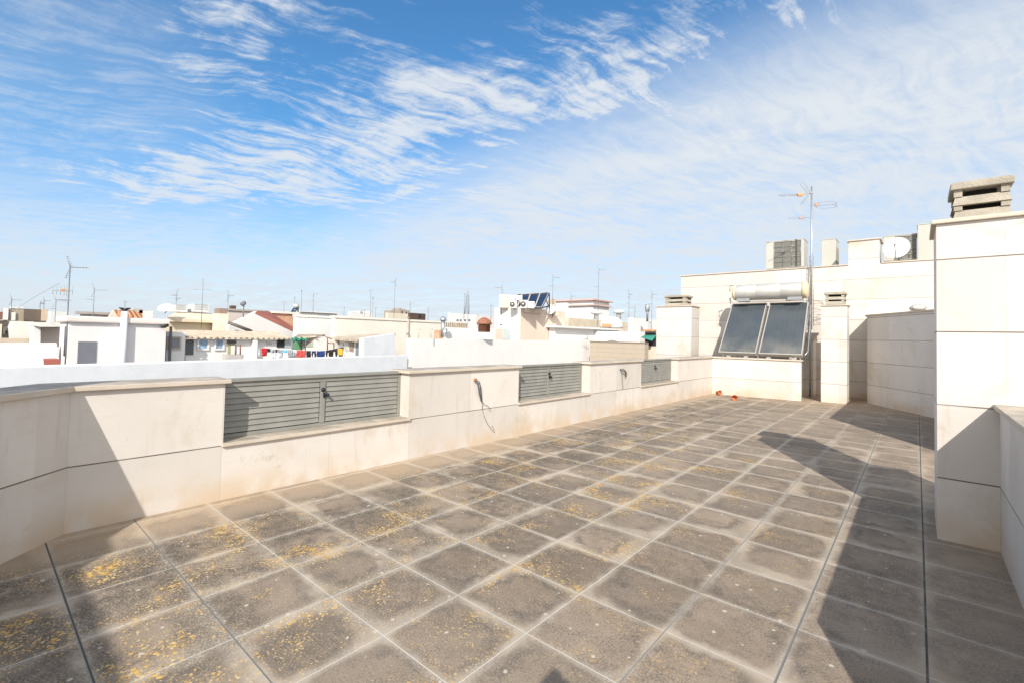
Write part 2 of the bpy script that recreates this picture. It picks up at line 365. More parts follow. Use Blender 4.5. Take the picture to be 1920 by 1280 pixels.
ACG = mat('ac_coil_fins', (.20, .19, .165), .6, .3, .15, 40)
COIL = mat('ac_side_coil', (.36, .33, .27), .7, .2, .12, 30)
DISHM = mat('dish_white_paint', (.78, .79, .78), .5)
DARK = mat('dark_interior', (.03, .03, .035), .7)
GREYD = mat('grey_door_paint', (.175, .18, .205), .6, 0, .06, 2)
SHUT = mat('grey_shutter', (.24, .25, .27), .6, 0, .08, 12)
PANE = mat('window_glass', (.12, .16, .21), .08, 0, .3, 2, spec=.8)
SKYPANE = mat('pale_blue_glazing', (.30, .42, .55), .12, 0, .35, 6, spec=.8)
BLACK = mat('black_rubber', (.02, .02, .022), .5)
CABLE = mat('grey_cable_sheath', (.09, .10, .11), .55)
GREEN = mat('green_awning_cloth', (.04, .25, .15), .8, 0, .1, 5)
BLUE = mat('blue_plastic', (.02, .05, .16), .5)
WOOD = mat('timber', (.42, .28, .18), .7, 0, .2, 8)
SOLARB = mat('solar_cell_blue', (.02, .035, .075), .15, 0, .2, 6, spec=.7)
TANK = mat('tank_brushed_metal', (.58, .565, .53), .48, .40, .05, 5, dirt=.14, dirtcol=(.52, .44, .32))
TANKCAP = mat('yellowed_tank_cap', (.66, .56, .36), .5, 0, .06, 6)
WFRAME = mat('collector_frame_alu', (.44, .41, .37), .5, .2, .05, 8)
COLLG = None

def collector_glass():
    m, t, b = base('collector_glass')
    pos = t.new('ShaderNodeNewGeometry').outputs['Position']; x, y, z = t.xyz(pos)[:3]
    st = t.sm(t.m('FRACT', t.m('MULTIPLY', x, 9.0)), .42, .5, 0, .12)
    c = t.mix(st, (.045, .060, .072), (.072, .090, .104))
    dust = t.m('MULTIPLY', t.sm(t.noise(pos, 2.2, 6, .6), .3, .7, .3, 1), t.sm(z, 1.18, 1.75, .5, .10))
    c = t.mix(dust, c, (.30, .27, .23))
    t.put(b.inputs['Base Color'], c); b.inputs['Roughness'].default_value = .22
    b.inputs['Coat Weight'].default_value = .25; b.inputs['Coat Roughness'].default_value = .08
    return m
COLLG = collector_glass()

def tiles_mat(name, c1, c2, sy=4.5, axis='y'):
    """clay roof tiles: rounded rows running down the slope"""
    m, t, b = base(name)
    pos = t.new('ShaderNodeNewGeometry').outputs['Position']; x, y, z = t.xyz(pos)[:3]
    a, o = (y, x) if axis == 'y' else (x, y)
    w = t.m('ABSOLUTE', t.m('SINE', t.m('MULTIPLY', a, PI*sy/1.0)))
    row = t.m('FRACT', t.m('MULTIPLY', o, 3.2))
    wn = t.new('ShaderNodeTexWhiteNoise', noise_dimensions='2D')
    t.put(wn.inputs['Vector'], t.comb(t.m('FLOOR', t.m('MULTIPLY', a, sy)), t.m('FLOOR', t.m('MULTIPLY', o, 3.2)), 0))
    c = t.mix(wn.outputs['Value'], c1, c2)
    c = t.mix(t.sm(t.noise(pos, 1.5, 6, .6), .4, .7, 0, .5), c, tuple(v*.6 for v in c1))
    c = t.mix(t.sm(w, .0, .35, .4, 0), c, tuple(v*.45 for v in c1))
    c = t.mix(t.sm(row, .0, .12, .35, 0), c, tuple(v*.4 for v in c1))
    t.put(b.inputs['Base Color'], c); b.inputs['Roughness'].default_value = .85
    bp = t.new('ShaderNodeBump'); bp.inputs['Strength'].default_value = .8; bp.inputs['Distance'].default_value = .08
    t.put(bp.inputs['Height'], w); t.put(b.inputs['Normal'], bp.outputs[0])
    return m
TILE_TAN = tiles_mat('sandy_clay_roof_tiles', (.56, .45, .33), (.66, .56, .44))
TILE_OR = tiles_mat('orange_clay_roof_tiles', (.60, .25, .11), (.68, .36, .18), 3.0)

def brick_mat():
    m, t, b = base('bare_brick')
    pos = t.new('ShaderNodeNewGeometry').outputs['Position']; x, y, z = t.xyz(pos)[:3]
    br = t.new('ShaderNodeTexBrick'); t.put(br.inputs['Vector'], t.comb(t.m('ADD', x, y), z, 0)); br.inputs['Scale'].default_value = 2.2
    br.inputs['Color1'].default_value = (.52, .27, .15, 1); br.inputs['Color2'].default_value = (.60, .36, .22, 1); br.inputs['Mortar'].default_value = (.5, .42, .34, 1)
    t.put(b.inputs['Base Color'], br.outputs['Color']); b.inputs['Roughness'].default_value = .9
    return m
BRICK = brick_mat()

def siding_mat():
    m, t, b = base('horizontal_board_siding')
    pos = t.new('ShaderNodeNewGeometry').outputs['Position']; z = t.xyz(pos)[2]
    f = t.m('ABSOLUTE', t.m('SUBTRACT', t.m('FRACT', t.m('MULTIPLY', z, 3.3)), .5))
    c = t.mix(t.sm(f, .45, .49, 0, .7), (.44, .37, .29), (.22, .18, .14))
    c = t.mix(t.sm(t.noise(pos, 1.5, 5, .6), .4, .7, 0, .4), c, (.38, .32, .25))
    t.put(b.inputs['Base Color'], c); b.inputs['Roughness'].default_value = .8
    return m
SIDE = siding_mat()

# ------------------------------------------------------------------ mesh helpers
class MB:
    def __init__(s): s.bm = bmesh.new()
    def face(s, vs, smooth=False):
        f = s.bm.faces.new([s.bm.verts.new(v) for v in vs]); f.smooth = smooth; return s
    def box(s, a, b, bevel=0.0):
        (x0, y0, z0), (x1, y1, z1) = [min(p, q) for p, q in zip(a, b)], [max(p, q) for p, q in zip(a, b)]
        return s.hexa([(x0, y0), (x1, y0), (x1, y1), (x0, y1)], z0, z1, bevel)
    def hexa(s, foot, z0, z1, bevel=0.0):
        """upright prism over a footprint (list of XY, counter-clockwise); z may be lists"""
        n = len(foot)
        zb = z0 if isinstance(z0, (list, tuple)) else [z0]*n
        zt = z1 if isinstance(z1, (list, tuple)) else [z1]*n
        lo = [s.bm.verts.new((p[0], p[1], zb[i])) for i, p in enumerate(foot)]
        hi = [s.bm.verts.new((p[0], p[1], zt[i])) for i, p in enumerate(foot)]
        fs = [s.bm.faces.new(lo[::-1]), s.bm.faces.new(hi)]
        for i in range(n):
            j = (i + 1) % n; fs.append(s.bm.faces.new((lo[i], lo[j], hi[j], hi[i])))
        if bevel > 0:
            es = set(e for f in fs for e in f.edges)
            bmesh.ops.bevel(s.bm, geom=list(es), offset=bevel, segments=2, profile=.6, affect='EDGES')
        return s
    def obox(s, c, ax, ay, az, hx, hy, hz, bevel=0.0):
        """oriented box: centre, three unit axes, half sizes"""
        c, ax, ay, az = Vector(c), Vector(ax), Vector(ay), Vector(az)
        vs = [s.bm.verts.new(c + ax*hx*i + ay*hy*j + az*hz*k) for k in (-1, 1) for i, j in ((-1, -1), (1, -1), (1, 1), (-1, 1))]
        fs = [s.bm.faces.new([vs[q] for q in f]) for f in ((3, 2, 1, 0), (4, 5, 6, 7), (0, 1, 5, 4), (1, 2, 6, 5), (2, 3, 7, 6), (3, 0, 4, 7))]
        if bevel > 0:
            es = set(e for f in fs for e in f.edges)
            bmesh.ops.bevel(s.bm, geom=list(es), offset=bevel, segments=2, profile=.6, affect='EDGES')
        return s
    def tube(s, pts, r, n=8, caps=True):
        pts = [Vector(p) for p in pts]; rs = r if isinstance(r, (list, tuple)) else [r]*len(pts)
        rings = []; up = Vector((0, 0, 1))
        for i, p in enumerate(pts):
            d = (pts[min(i + 1, len(pts) - 1)] - pts[max(i - 1, 0)]).normalized()
            a = d.cross(up if abs(d.z) < .95 else Vector((1, 0, 0))).normalized(); b = d.cross(a).normalized()
            rings.append([s.bm.verts.new(p + (a*math.cos(2*PI*k/n) + b*math.sin(2*PI*k/n))*rs[i]) for k in range(n)])
        for A, B in zip(rings, rings[1:]):
            for k in range(n):
                f = s.bm.faces.new((A[k], A[(k + 1) % n], B[(k + 1) % n], B[k])); f.smooth = True
        if caps: s.bm.faces.new(rings[0][::-1]); s.bm.faces.new(rings[-1])
        return s
    def lathe(s, prof, o=(0, 0, 0), axis=(0, 0, 1), n=24, smooth=True):
        """prof: list of (radius, height along axis)"""
        o, az = Vector(o), Vector(axis).normalized()
        a = az.cross(Vector((0, 0, 1)) if abs(az.z) < .95 else Vector((1, 0, 0))).normalized(); b = az.cross(a)
        rings = [[s.bm.verts.new(o + az*h + (a*math.cos(2*PI*k/n) + b*math.sin(2*PI*k/n))*max(r, 1e-4)) for k in range(n)] for r, h in prof]
        for A, B in zip(rings, rings[1:]):
            for k in range(n):
                f = s.bm.faces.new((A[k], A[(k + 1) % n], B[(k + 1) % n], B[k])); f.smooth = smooth
        if prof[0][0] > .001: s.bm.faces.new(rings[0][::-1])
        if prof[-1][0] > .001: s.bm.faces.new(rings[-1])
        return s
    def build(s, name, m, parent=None):
        bmesh.ops.recalc_face_normals(s.bm, faces=s.bm.faces)
        me = bpy.data.meshes.new(name); s.bm.to_mesh(me); s.bm.free()
        me.materials.append(m)
        o = bpy.data.objects.new(name, me); C.objects.link(o)
        if parent is not None:
            o.parent = parent; o.matrix_parent_inverse = parent.matrix_world.inverted() if parent.type != 'EMPTY' else Matrix.Translation(-parent['org_']) if False else Matrix.Identity(4)
            if parent.type == 'EMPTY' or True:
                root = parent
                while root.parent: root = root.parent
                if root == parent: o.matrix_parent_inverse = Matrix.Translation(root.location).inverted() if root.type == 'EMPTY' else Matrix.Identity(4)
        return o

def tag(o, label, cat, group=None, kind=None):
    if label: o['label'] = label
    if cat: o['category'] = cat
    if group: o['group'] = group
    if kind: o['kind'] = kind
    return o
def thing(name, label, cat, loc=(0, 0, 0), group=None):
    o = bpy.data.objects.new(name, None); C.objects.link(o); o.location = loc; o.empty_display_size = .2
    return tag(o, label, cat, group)

# ------------------------------------------------------------------ ground and terrace floor
g = MB(); g.face([(-2500, -2500, -11), (2500, -2500, -11), (2500, 2500, -11), (-2500, 2500, -11)])
tag(g.build('ground', mat('street_asphalt', (.09, .085, .08), .9, 0, .2, .1)), 'grey ground far below the rooftops', None, kind='structure')
fl = MB(); fl.hexa([(-5.3, -9), (1.6, -9), (1.6, 16.6), (-5.3, 16.6)], -.4, 0)
tag(fl.build('terrace_floor', FLOOR), 'square brown terrace tiles with pale joints and orange lichen', None, kind='structure')
fb = MB(); fb.hexa([(-5.35, -9.2), (6.5, -9.2), (6.5, 24), (-5.35, 24)], -11, -.41)
tag(fb.build('building_below_terrace', WHITE), 'white walls of the block that carries the terrace', None, kind='structure')

# ------------------------------------------------------------------ left parapet with piers, sills, gates
def wx(y): return -4.686 + .0163*y            # inner face of the left wall
TH = .335
pw = thing('parapet_wall', 'long cream stone parapet wall with openings along left side of terrace', 'wall', (-4.8, 7, 0))
Y0, Y1 = .50, 14.02
ZS = .478
low = MB()
low.hexa([(wx(Y0), Y0), (wx(Y1), Y1), (wx(Y1) - TH, Y1), (wx(Y0) - TH, Y0)], 0, ZS)
low.build('wall_base', STONE, pw)
def coping_bar(x_in, foot, z0, z1, parent, name='coping', m=COPE): 
    return MB().hexa(foot, z0, z1, .006).build(name, m, parent)
def wall_run(ya, yb, z0, z1, ov=0.0, proud=0.0):
    return [(wx(ya) + proud, ya - ov), (wx(yb) + proud, yb + ov), (wx(yb) - TH - proud, yb + ov), (wx(ya) - TH - proud, ya - ov)]
piers = [(Y0, 1.510), (3.490, 5.508), (7.510, 9.570), (11.555, Y1)]
for i, (a, b) in enumerate(piers):
    p = MB().hexa(wall_run(a, b, 0, 0), ZS + .001, 1.03).build('pier', STONE, pw)
    ovb = .04 if i < 3 else 0
    ft = [(wx(a) + .035, a - (.04 if i else 0)), (wx(b) + .035, b + ovb), (wx(b) - TH - .02, b + ovb), (wx(a) - TH - .02, a - (.04 if i else 0))]
    if i == 3: ft[1] = (wx(b) + .035, b - .035)
    MB().hexa(ft, 1.03, 1.066, .006).build('coping', COPE, p)
gaps = [(1.510, 3.490), (5.508, 7.510), (9.570, 11.555)]
for a, b in gaps:
    MB().hexa([(wx(a) + .028, a - .015), (wx(b) + .028, b + .015), (wx(b) - .2, b + .015), (wx(a) - .2, a - .015)], ZS - .006, ZS + .026, .004).build('sill', COPE, pw)
# chamfered corner run coming towards the viewer
cx, cy = wx(Y0), Y0
dx_, dy_ = .7071, -.7071
ex, ey = cx + dx_*2.6, cy + dy_*2.6
nx_, ny_ = -.7071, -.7071
def cham(z0, z1, pr, m, name, parent, bev=0.0):
    bi = math.tan(PI/8)
    a = (cx + pr*.9239*math.cos(PI/8)*1.0, cy - 0.0)
    a = (cx + pr, cy + pr*bi*0 + 0.0)
    foot = [(ex - nx_*pr, ey - ny_*pr), (cx - nx_*pr*1.0 + (0), cy - ny_*pr), (cx + 0 if False else wx(Y0) + pr, cy + .0), (wx(Y0) - TH - pr*.5, cy), (wx(Y0) - TH - pr*.5, cy - bi*TH), (ex + nx_*(TH + pr*.5), ey + ny_*(TH + pr*.5))]
    if pr == 0: foot = [foot[0], foot[2], foot[3], foot[4], foot[5]]
    return MB().hexa(foot, z0, z1, bev).build(name, m, parent)
p = cham(0, 1.03, 0, STONE, 'corner_wall', pw)
cham(1.03, 1.067, .035, COPE, 'coping', p)

def gate(ya, yb, ym, label):
    X = -.178
    g = thing('metal_gate', label, 'gate', (wx((ya + yb)/2) + X, (ya + yb)/2, .5), 'grey louvred gates in the parapet')
    def P(y, d, z): return (wx(y) + X + d, y, z)
    z0, z1 = .506, 1.052
    ya += .004; yb -= .004
    f = MB()
    def bar(a, b, za, zb, d0, d1): f.hexa([P(a, d1, 0)[:2], P(b, d1, 0)[:2], P(b, d0, 0)[:2], P(a, d0, 0)[:2]], za, zb, .002)
    bar(ya, yb, z1 - .030, z1, -.06, .022)
    bar(ya, yb, z1 - .075, z1 - .032, -.05, .004)
    bar(ya, yb, z0, z0 + .034, -.04, .006)
    bar(ya, ya + .03, z0 + .036, z1 - .077, -.04, .006)
    bar(yb - .035, yb, z0 + .036, z1 - .077, -.04, .006)
    f.build('frame', GATE, g)
    f = MB(); bar(ym - .026, ym + .026, z0 + .036, z1 - .077, -.03, .012); f.build('mullion', GATE, g)
    za, zb = z0 + .040, z1 - .080
    for (a, b) in ((ya + .034, ym - .034), (ym + .034, yb - .040)):
        lp = MB(); n = 8; st = (zb - za)/n
        for k in range(n):
            zz = za + k*st
            lo, hi = P(a, 0, 0), P(b, 0, 0)
            # each slat leans outward at its foot
            q = [Vector(P(a, .004, zz + .0045)), Vector(P(b, .004, zz + .0045)), Vector(P(b, -.007, zz + st + .001)), Vector(P(a, -.007, zz + st + .001))]
            back = [v + Vector((-.004, 0, 0)) for v in q]
            vs = [lp.bm.verts.new(v) for v in q + back]
            for ff in ((0, 1, 2, 3), (7, 6, 5, 4), (0, 4, 5, 1), (1, 5, 6, 2), (2, 6, 7, 3), (3, 7, 4, 0)): lp.bm.faces.new([vs[i] for i in ff])
        lp.build('louvre_panel', GATE, g)
        MB().hexa([P(a - .012, -.02, 0)[:2], P(b + .012, -.02, 0)[:2], P(b + .012, -.026, 0)[:2], P(a - .012, -.026, 0)[:2]], za - .01, zb + .01).build('gap_shade_sheet', GAP_SHADE, g)  # dark sheet added behind the slats to stand for the gap shadow
    MB().lathe([(.018, 0), (.022, .004), (.022, .010), (.008, .014), (.008, .024), (.015, .030), (.012, .038), (0, .040)], P(ym - .002, .013, .893), (1, 0, 0), 14).build('knob', LOCK, g)
    lk = MB(); c0 = Vector(P(ym + .012, .018, .832)); lk.obox(c0, (1, 0, 0), (0, 1, 0), (0, 0, 1), .006, .009, .026, .002)
    lk.lathe([(.012, 0), (.016, .006), (.016, .03), (.010, .036), (0, .037)], c0 + Vector((.004, .024, .004)), (1, 0, 0), 12); lk.build('lock', LOCK, g)
    return g
gate(*gaps[0], 2.500, 'nearest grey louvred metal gate, widest in the photo, in the left parapet')
gate(*gaps[1], 6.480, 'middle grey louvred metal gate between the two piers with hanging cables')
gate(*gaps[2], 10.58, 'farthest and smallest-looking grey louvred gate in the left parapet')

def hanging(name, label, y, z, strands, box=True):
    o = thing(name, label, 'cable', (wx(y), y, z))
    if box: MB().box((wx(y) - .002, y - .022, z - .006), (wx(y) + .028, y + .022, z + .030), .004).build('junction_stub', mat('rusty_stub', (.36, .17, .07), .8, 0, .3, 60), o)
    for pts, r, m in strands:
        MB().tube([(wx(y) + a, y + b, z + c) for a, b, c in pts], r, 6).build('strand', m, o)
    return o
hanging('hanging_cable', 'bundle of grey cables hanging from a rusty stub on the wall pier', 4.577, .887, [
    ([(.02, 0, 0), (.045, .02, -.03), (.04, .04, -.10), (.03, .07, -.18), (.02, .11, -.26), (.016, .13, -.29)], .011, CABLE),
    ([(.015, .015, .01), (.05, .045, -.02), (.045, .07, -.08), (.03, .10, -.18), (.02, .125, -.27)], .008, CABLE),
    ([(.02, .13, -.28), (.015, .15, -.33), (.015, .15, -.40), (.012, .20, -.52), (.010, .28, -.64), (.010, .36, -.72), (.010, .42, -.77), (.010, .39, -.70), (.010, .36, -.66)], .003, CABLE),
    ([(.02, .13, -.28), (.02, .18, -.34), (.02, .24, -.36), (.02, .30, -.40), (.02, .32, -.44), (.02, .27, -.42)], .0028, CABLE)])
hanging('hanging_cable', 'small tangle of thin cables on the pier between second and third gates', 8.62, .893, [
    ([(.0, 0, 0), (.05, .04, -.02), (.06, .12, -.04), (.05, .17, -.10), (.04, .20, -.16)], .012, CABLE),
    ([(.0, 0, 0), (.04, .08, .01), (.05, .18, -.05), (.03, .24, -.13)], .008, CABLE),
    ([(.0, .02, 0), (.03, .05, -.10), (.02, .08, -.22), (.015, .12, -.34), (.012, .13, -.40)], .004, CABLE)], box=False)

# ------------------------------------------------------------------ back parapet
bp_ = thing('parapet_wall', 'low cream stone wall under the solar panels at far end of terrace', 'wall', (-3.4, 14.2, 0))
A, B = Vector((wx(Y1), 14.02)), Vector((-2.285, 14.22))
dv = (B - A).normalized(); nv = Vector((-dv.y, dv.x))
BT = .30
MB().hexa([tuple(A - dv*.5), tuple(B), tuple(B + nv*BT), tuple(A - dv*.5 + nv*BT)], 0, 1.03).build('wall_base', STONE, bp_)
MB().hexa([tuple(A - nv*.035 + dv*.035), tuple(B - nv*.035 + dv*.03), tuple(B + nv*(BT + .03) + dv*.03), tuple(A + nv*(BT + .03) - dv*.4), tuple(A - dv*.4 + nv*.02)], 1.031, 1.067, .006).build('coping', COPE, bp_)

# ------------------------------------------------------------------ chimneys (stone shaft, coping slab, concrete cowl)
def cowl(parent, cx_, cy_, z, hx, hy, h):
    """two stacked louvre frames under a thick overhanging slab"""
    o = MB(); t_ = h
    def ring(za, zb, k0, k1, post):
        for sx in (-1, 1):
            for sy in (-1, 1):
                o.hexa([(cx_ + sx*hx*k0, cy_ + sy*hy*k0), (cx_ + sx*hx*(k0 - post), cy_ + sy*hy*k0), (cx_ + sx*hx*(k0 - post), cy_ + sy*hy*(k0 - post)), (cx_ + sx*hx*k0, cy_ + sy*hy*(k0 - post))][::(1 if sx*sy < 0 else -1)], za, zb)
    def frame(za, zb, k0, k1, w=.20):
        # sloping blade ring, wider at its foot
        lo = [(cx_ + a*hx*k0, cy_ + b*hy*k0, za) for a, b in ((-1, -1), (1, -1), (1, 1), (-1, 1))]
        hi = [(cx_ + a*hx*k1, cy_ + b*hy*k1, zb) for a, b in ((-1, -1), (1, -1), (1, 1), (-1, 1))]
        hi2 = [(cx_ + a*hx*(k1 - w), cy_ + b*hy*(k1 - w), zb) for a, b in ((-1, -1), (1, -1), (1, 1), (-1, 1))]
        lo2 = [(cx_ + a*hx*(k0 - w - .05), cy_ + b*hy*(k0 - w - .05), za) for a, b in ((-1, -1), (1, -1), (1, 1), (-1, 1))]
        L, H, H2, L2 = [[o.bm.verts.new(v) for v in q] for q in (lo, hi, hi2, lo2)]
        for i in range(4):
            j = (i + 1) % 4
            o.bm.faces.new((L[i], L[j], H[j], H[i])); o.bm.faces.new((H[i], H[j], H2[j], H2[i]))
            o.bm.faces.new((H2[i], H2[j], L2[j], L2[i])); o.bm.faces.new((L2[i], L2[j], L[j], L[i]))
    frame(z + .04*t_, z + .27*t_, .99, .90)
    ring(z + .272*t_, z + .46*t_, .95, 0, .30)
    frame(z + .40*t_, z + .62*t_, 1.0, .90)
    ring(z + .622*t_, z + .80*t_, .95, 0, .30)
    cw = o.build('cowl_frame', CONC, parent)
    ring_dark = MB().box((cx_ - hx*.55, cy_ - hy*.55, z), (cx_ + hx*.55, cy_ + hy*.55, z + .78*t_)).build('flue', CONCD, parent)  # solid near-black box standing in for the dark inside of the cowl
    sl = MB(); k = 1.08
    sl.hexa([(cx_ - hx*k, cy_ - hy*k), (cx_ + hx*k, cy_ - hy*k), (cx_ + hx*k, cy_ + hy*k), (cx_ - hx*k, cy_ + hy*k)], z + .80*t_, z + .965*t_, .008)
    sl.hexa([(cx_ - hx*k*.9, cy_ - hy*k*.9), (cx_ + hx*k*.9, cy_ - hy*k*.9), (cx_ + hx*k*.9, cy_ + hy*k*.9), (cx_ - hx*k*.9, cy_ + hy*k*.9)], z + .966*t_, z + t_, .006)
    sl.build('cowl_slab', CONC, parent)
def chimney(label, x0, x1, y0, y1, z0, z1, m, cw=None, ov=.03, hc=.33):
    c = thing('chimney', label, 'chimney', ((x0 + x1)/2, (y0 + y1)/2, z0), 'stone chimneys with concrete cowls')
    MB().box((x0, y0, z0), (x1, y1, z1), .003).build('shaft', m, c)
    MB().box((x0 - ov, y0 - ov, z1 + .001), (x1 + ov, y1 + ov, z1 + .032), .006).build('coping', COPE, c)
    a, b, hx, hy = cw; cowl(c, a, b, z1 + .033, hx, hy, hc)
    return c
chimney('large bright stone chimney rising at right edge with worn concrete cowl', .118, .72, 5.0, 5.70, 0, 2.465, STONE, (.385, 5.33, .165, .21), hc=.315)
chimney('white stone chimney beyond the left corner beside the solar collectors', -6.33, -5.22, 14.42, 15.12, -.3, 2.545, STONE, ((onY(1247, 560, 14.6).x + onY(1290, 560, 14.6).x)/2, 14.77, (onY(1290, 560, 14.6).x - onY(1247, 560, 14.6).x)/2.15, .26), hc=.34)
chimney('narrow free-standing stone chimney between the solar collectors and the slanted wall', -1.885, -1.335, 14.50, 15.02, 0, 2.47, STONE, (-1.60, 14.76, .215, .215), hc=.33)

# ------------------------------------------------------------------ tall building at the back
YT = 16.2
tb = thing('stair_tower', 'tall cream stone-clad building wall closing the far end of terrace', 'building', (-2, 18, 0))
def zt(px, py): return onY(px, py, YT).z
ztop = zt(1400, 509); zr = zt(1620, 449); zlow = zt(1700, 489)
xl = onY(1277, 515, YT).x; xa = onY(1591, 493, YT).x; xb = onY(1649, 444, YT).x
MB().box((xl, YT, -.3), (4.2, 24, zlow - .03)).build('wall', STONE_FAR, tb)
w2 = MB().box((xl, YT + .002, zlow - .029), (xa - .002, YT + .33, ztop - .03)).build('parapet', STONE_FAR, tb)
MB().box((xl - .03, YT - .03, ztop - .029), (xa - .003, YT + .36, ztop + .004), .006).build('coping', COPE, w2)
w3 = MB().box((xa, YT + .001, zlow - .029), (xb, YT + .9, zr - .03)).build('raised_pier', STONE_FAR, tb)
MB().box((xa - .04, YT - .035, zr - .029), (xb + .04, YT + .94, zr + .006), .006).build('coping', COPE, w3)
MB().box((xb + .045, YT - .03, zlow - .028), (4.2, YT + .36, zlow + .004), .006).build('coping', COPE, tb)
# shaded buttress seen past the collectors, slanted wall and side wall
bt = thing('buttress', 'short shaded stone pillar in the corner behind the narrow chimney', 'pillar', (-2.5, 15.8, 0))
MB().box((-2.9, 15.62, 0), (-2.215, YT - .002, 1.60)).build('shaft', STONE, bt)
MB().box((-2.93, 15.59, 1.601), (-2.185, YT - .002, 1.632), .004).build('coping', COPE, bt)
sw = thing('slanted_wall', 'low slanted cream stone wall running diagonally to the terrace right side', 'wall', (-.3, 14.2, 0))
A, B = Vector((-.975, 15.22)), Vector((.46, 13.00)); dv = (B - A).normalized(); nv = Vector((-dv.y, dv.x))
Z2 = 2.235
MB().hexa([tuple(A), tuple(B), (.46, 8.75), (.80, 8.75), (.80, YT - .003), (-.975, YT - .003)], 0, Z2).build('wall', STONE, sw)
MB().hexa([tuple(A - nv*.035 - dv*.03), (.425, 12.985), (.425, 8.71), (.84, 8.71), (.84, YT - .036), (-1.015, YT - .036)], Z2 + .001, Z2 + .034, .005).build('coping', COPE, sw)
lamp = thing('bulkhead_lamp', 'oval grey bulkhead lamp on the tall wall above the slanted wall', 'lamp', (0, YT, 2.5))
lp = onY(1722, 577, YT)
q = MB().lathe([(.17, 0), (.17, .035), (.14, .05)], (0, 0, 0), (0, -1, 0), 24)
for v in q.bm.verts: v.co = Vector((v.co.x*1.0, v.co.y, v.co.z*.52)) + Vector((lp.x, YT - .001, lp.z))
q.build('rim', mat('lamp_rim_grey', (.33, .32, .30), .5), lamp)
q = MB().lathe([(.125, .03), (.115, .075), (.08, .10), (0, .115)], (0, 0, 0), (0, -1, 0), 24)
for v in q.bm.verts: v.co = Vector((v.co.x, v.co.y, v.co.z*.5)) + Vector((lp.x, YT - .003, lp.z))
q.build('glass', mat('lamp_glass_milky', (.72, .70, .66), .25), lamp)
bl = MB(); pb = Vector((-.02 + .12, 12.55, 0))
bl.tube([(pb.x + .10, 13.62, 0), (pb.x + .10, 13.62, .28)], .028, 10)
tag(bl.build('pipe_stub', BLUE), 'short dark blue pipe standing at foot of slanted wall', 'pipe')

# ------------------------------------------------------------------ right parapet
rp = thing('parapet_wall', 'shaded stone parapet with brown coping at lower right edge', 'wall', (.6, 3.4, 0))
Z3 = 1.045
MB().hexa([(.462, 1.78), (.462, 4.999), (.78, 4.999), (.78, 1.86), (1.45, .4), (1.15, .25)], 0, Z3).build('wall_base', STONE, rp)
MB().hexa([(.430, 1.77), (.430, 4.997), (.82, 4.997), (.82, 1.88), (1.49, .4), (1.12, .22)], Z3 + .001, Z3 + .036, .005).build('coping', COPE, rp)
rp2 = thing('parapet_wall', 'stub of stone parapet hidden just behind the large chimney', 'wall', (.6, 5.9, 0))
MB().box((.462, 5.702, 0), (.716, 6.15, Z3)).build('wall_base', STONE, rp2)
MB().box((.43, 5.735, Z3 + .001), (.75, 6.18, Z3 + .036), .005).build('coping', COPE, rp2)

# ------------------------------------------------------------------ building behind the viewer that shades the left corner
HB = 3.0
sx_, sy_ = .785*HB, -1.2*HB
def occ(x, y): return (x + sx_, y + sy_)
hs_ = thing('penthouse', 'cream stone penthouse behind the viewer shading the left corner', 'building', (-1, -5, 0))
foot = [occ(-1.2, .488), occ(-3.945, .507), occ(-4.10, .700), occ(-4.36, .712), occ(-4.67, .925), occ(-5.16, 1.45), occ(-6.3, 2.60)]
foot += [(-5.2, -1.2), (-5.2, -8.5), (foot[0][0], -8.5)]
MB().hexa(foot, .001, HB).build('wall', STONE, hs_)

# ------------------------------------------------------------------ tripod with camera (its shadow falls at the bottom edge)
TX, TZ = .06, -.035
tp = thing('tripod', 'black camera tripod just behind the viewpoint casting a small shadow', 'tripod', (0, -.16, 0))
MB().box((-.085 + TX, -.20, 1.515 + TZ), (.03 + TX, -.10, 1.60 + TZ), .012).build('camera_body', BLACK, tp)
MB().box((-.06 + TX, -.17, 1.601 + TZ), (-.015 + TX, -.12, 1.635 + TZ), .008).build('viewfinder', BLACK, tp)
MB().tube([(-.03, -.15, 1.0), (-.03, -.15, 1.515)], .018, 10).build('column', BLACK, tp)
for k in range(3):
    a = PI/2 + .5 + k*2*PI/3
    MB().tube([(-.03, -.15, 1.05), (-.03 + .42*math.cos(a), -.25 + .42*math.sin(a), .0)], [.016, .010], 8).build('leg', BLACK, tp)

# ------------------------------------------------------------------ terracotta pots on the floor
def pot(label, x, y, yaw):
    r = .075
    ax = Vector((math.cos(yaw), math.sin(yaw), .08)).normalized()
    o = MB().lathe([(0, .0), (.042, 0), (.045, .004), (.064, .10), (.074, .102), (.076, .128), (.068, .129), (.060, .10), (.040, .012), (0, .010)], Vector((x, y, .066)) - ax*.06, ax, 28)
    return tag(o.build('flower_pot', TERRA), label, 'pot', 'terracotta pots lying by the far wall')
pot('nearer terracotta pot lying on the tiles below the solar panels', -3.56, 12.93, -1.15)
pot('farther terracotta pot lying against the corner of the far wall', -4.22, 13.80, -.35)

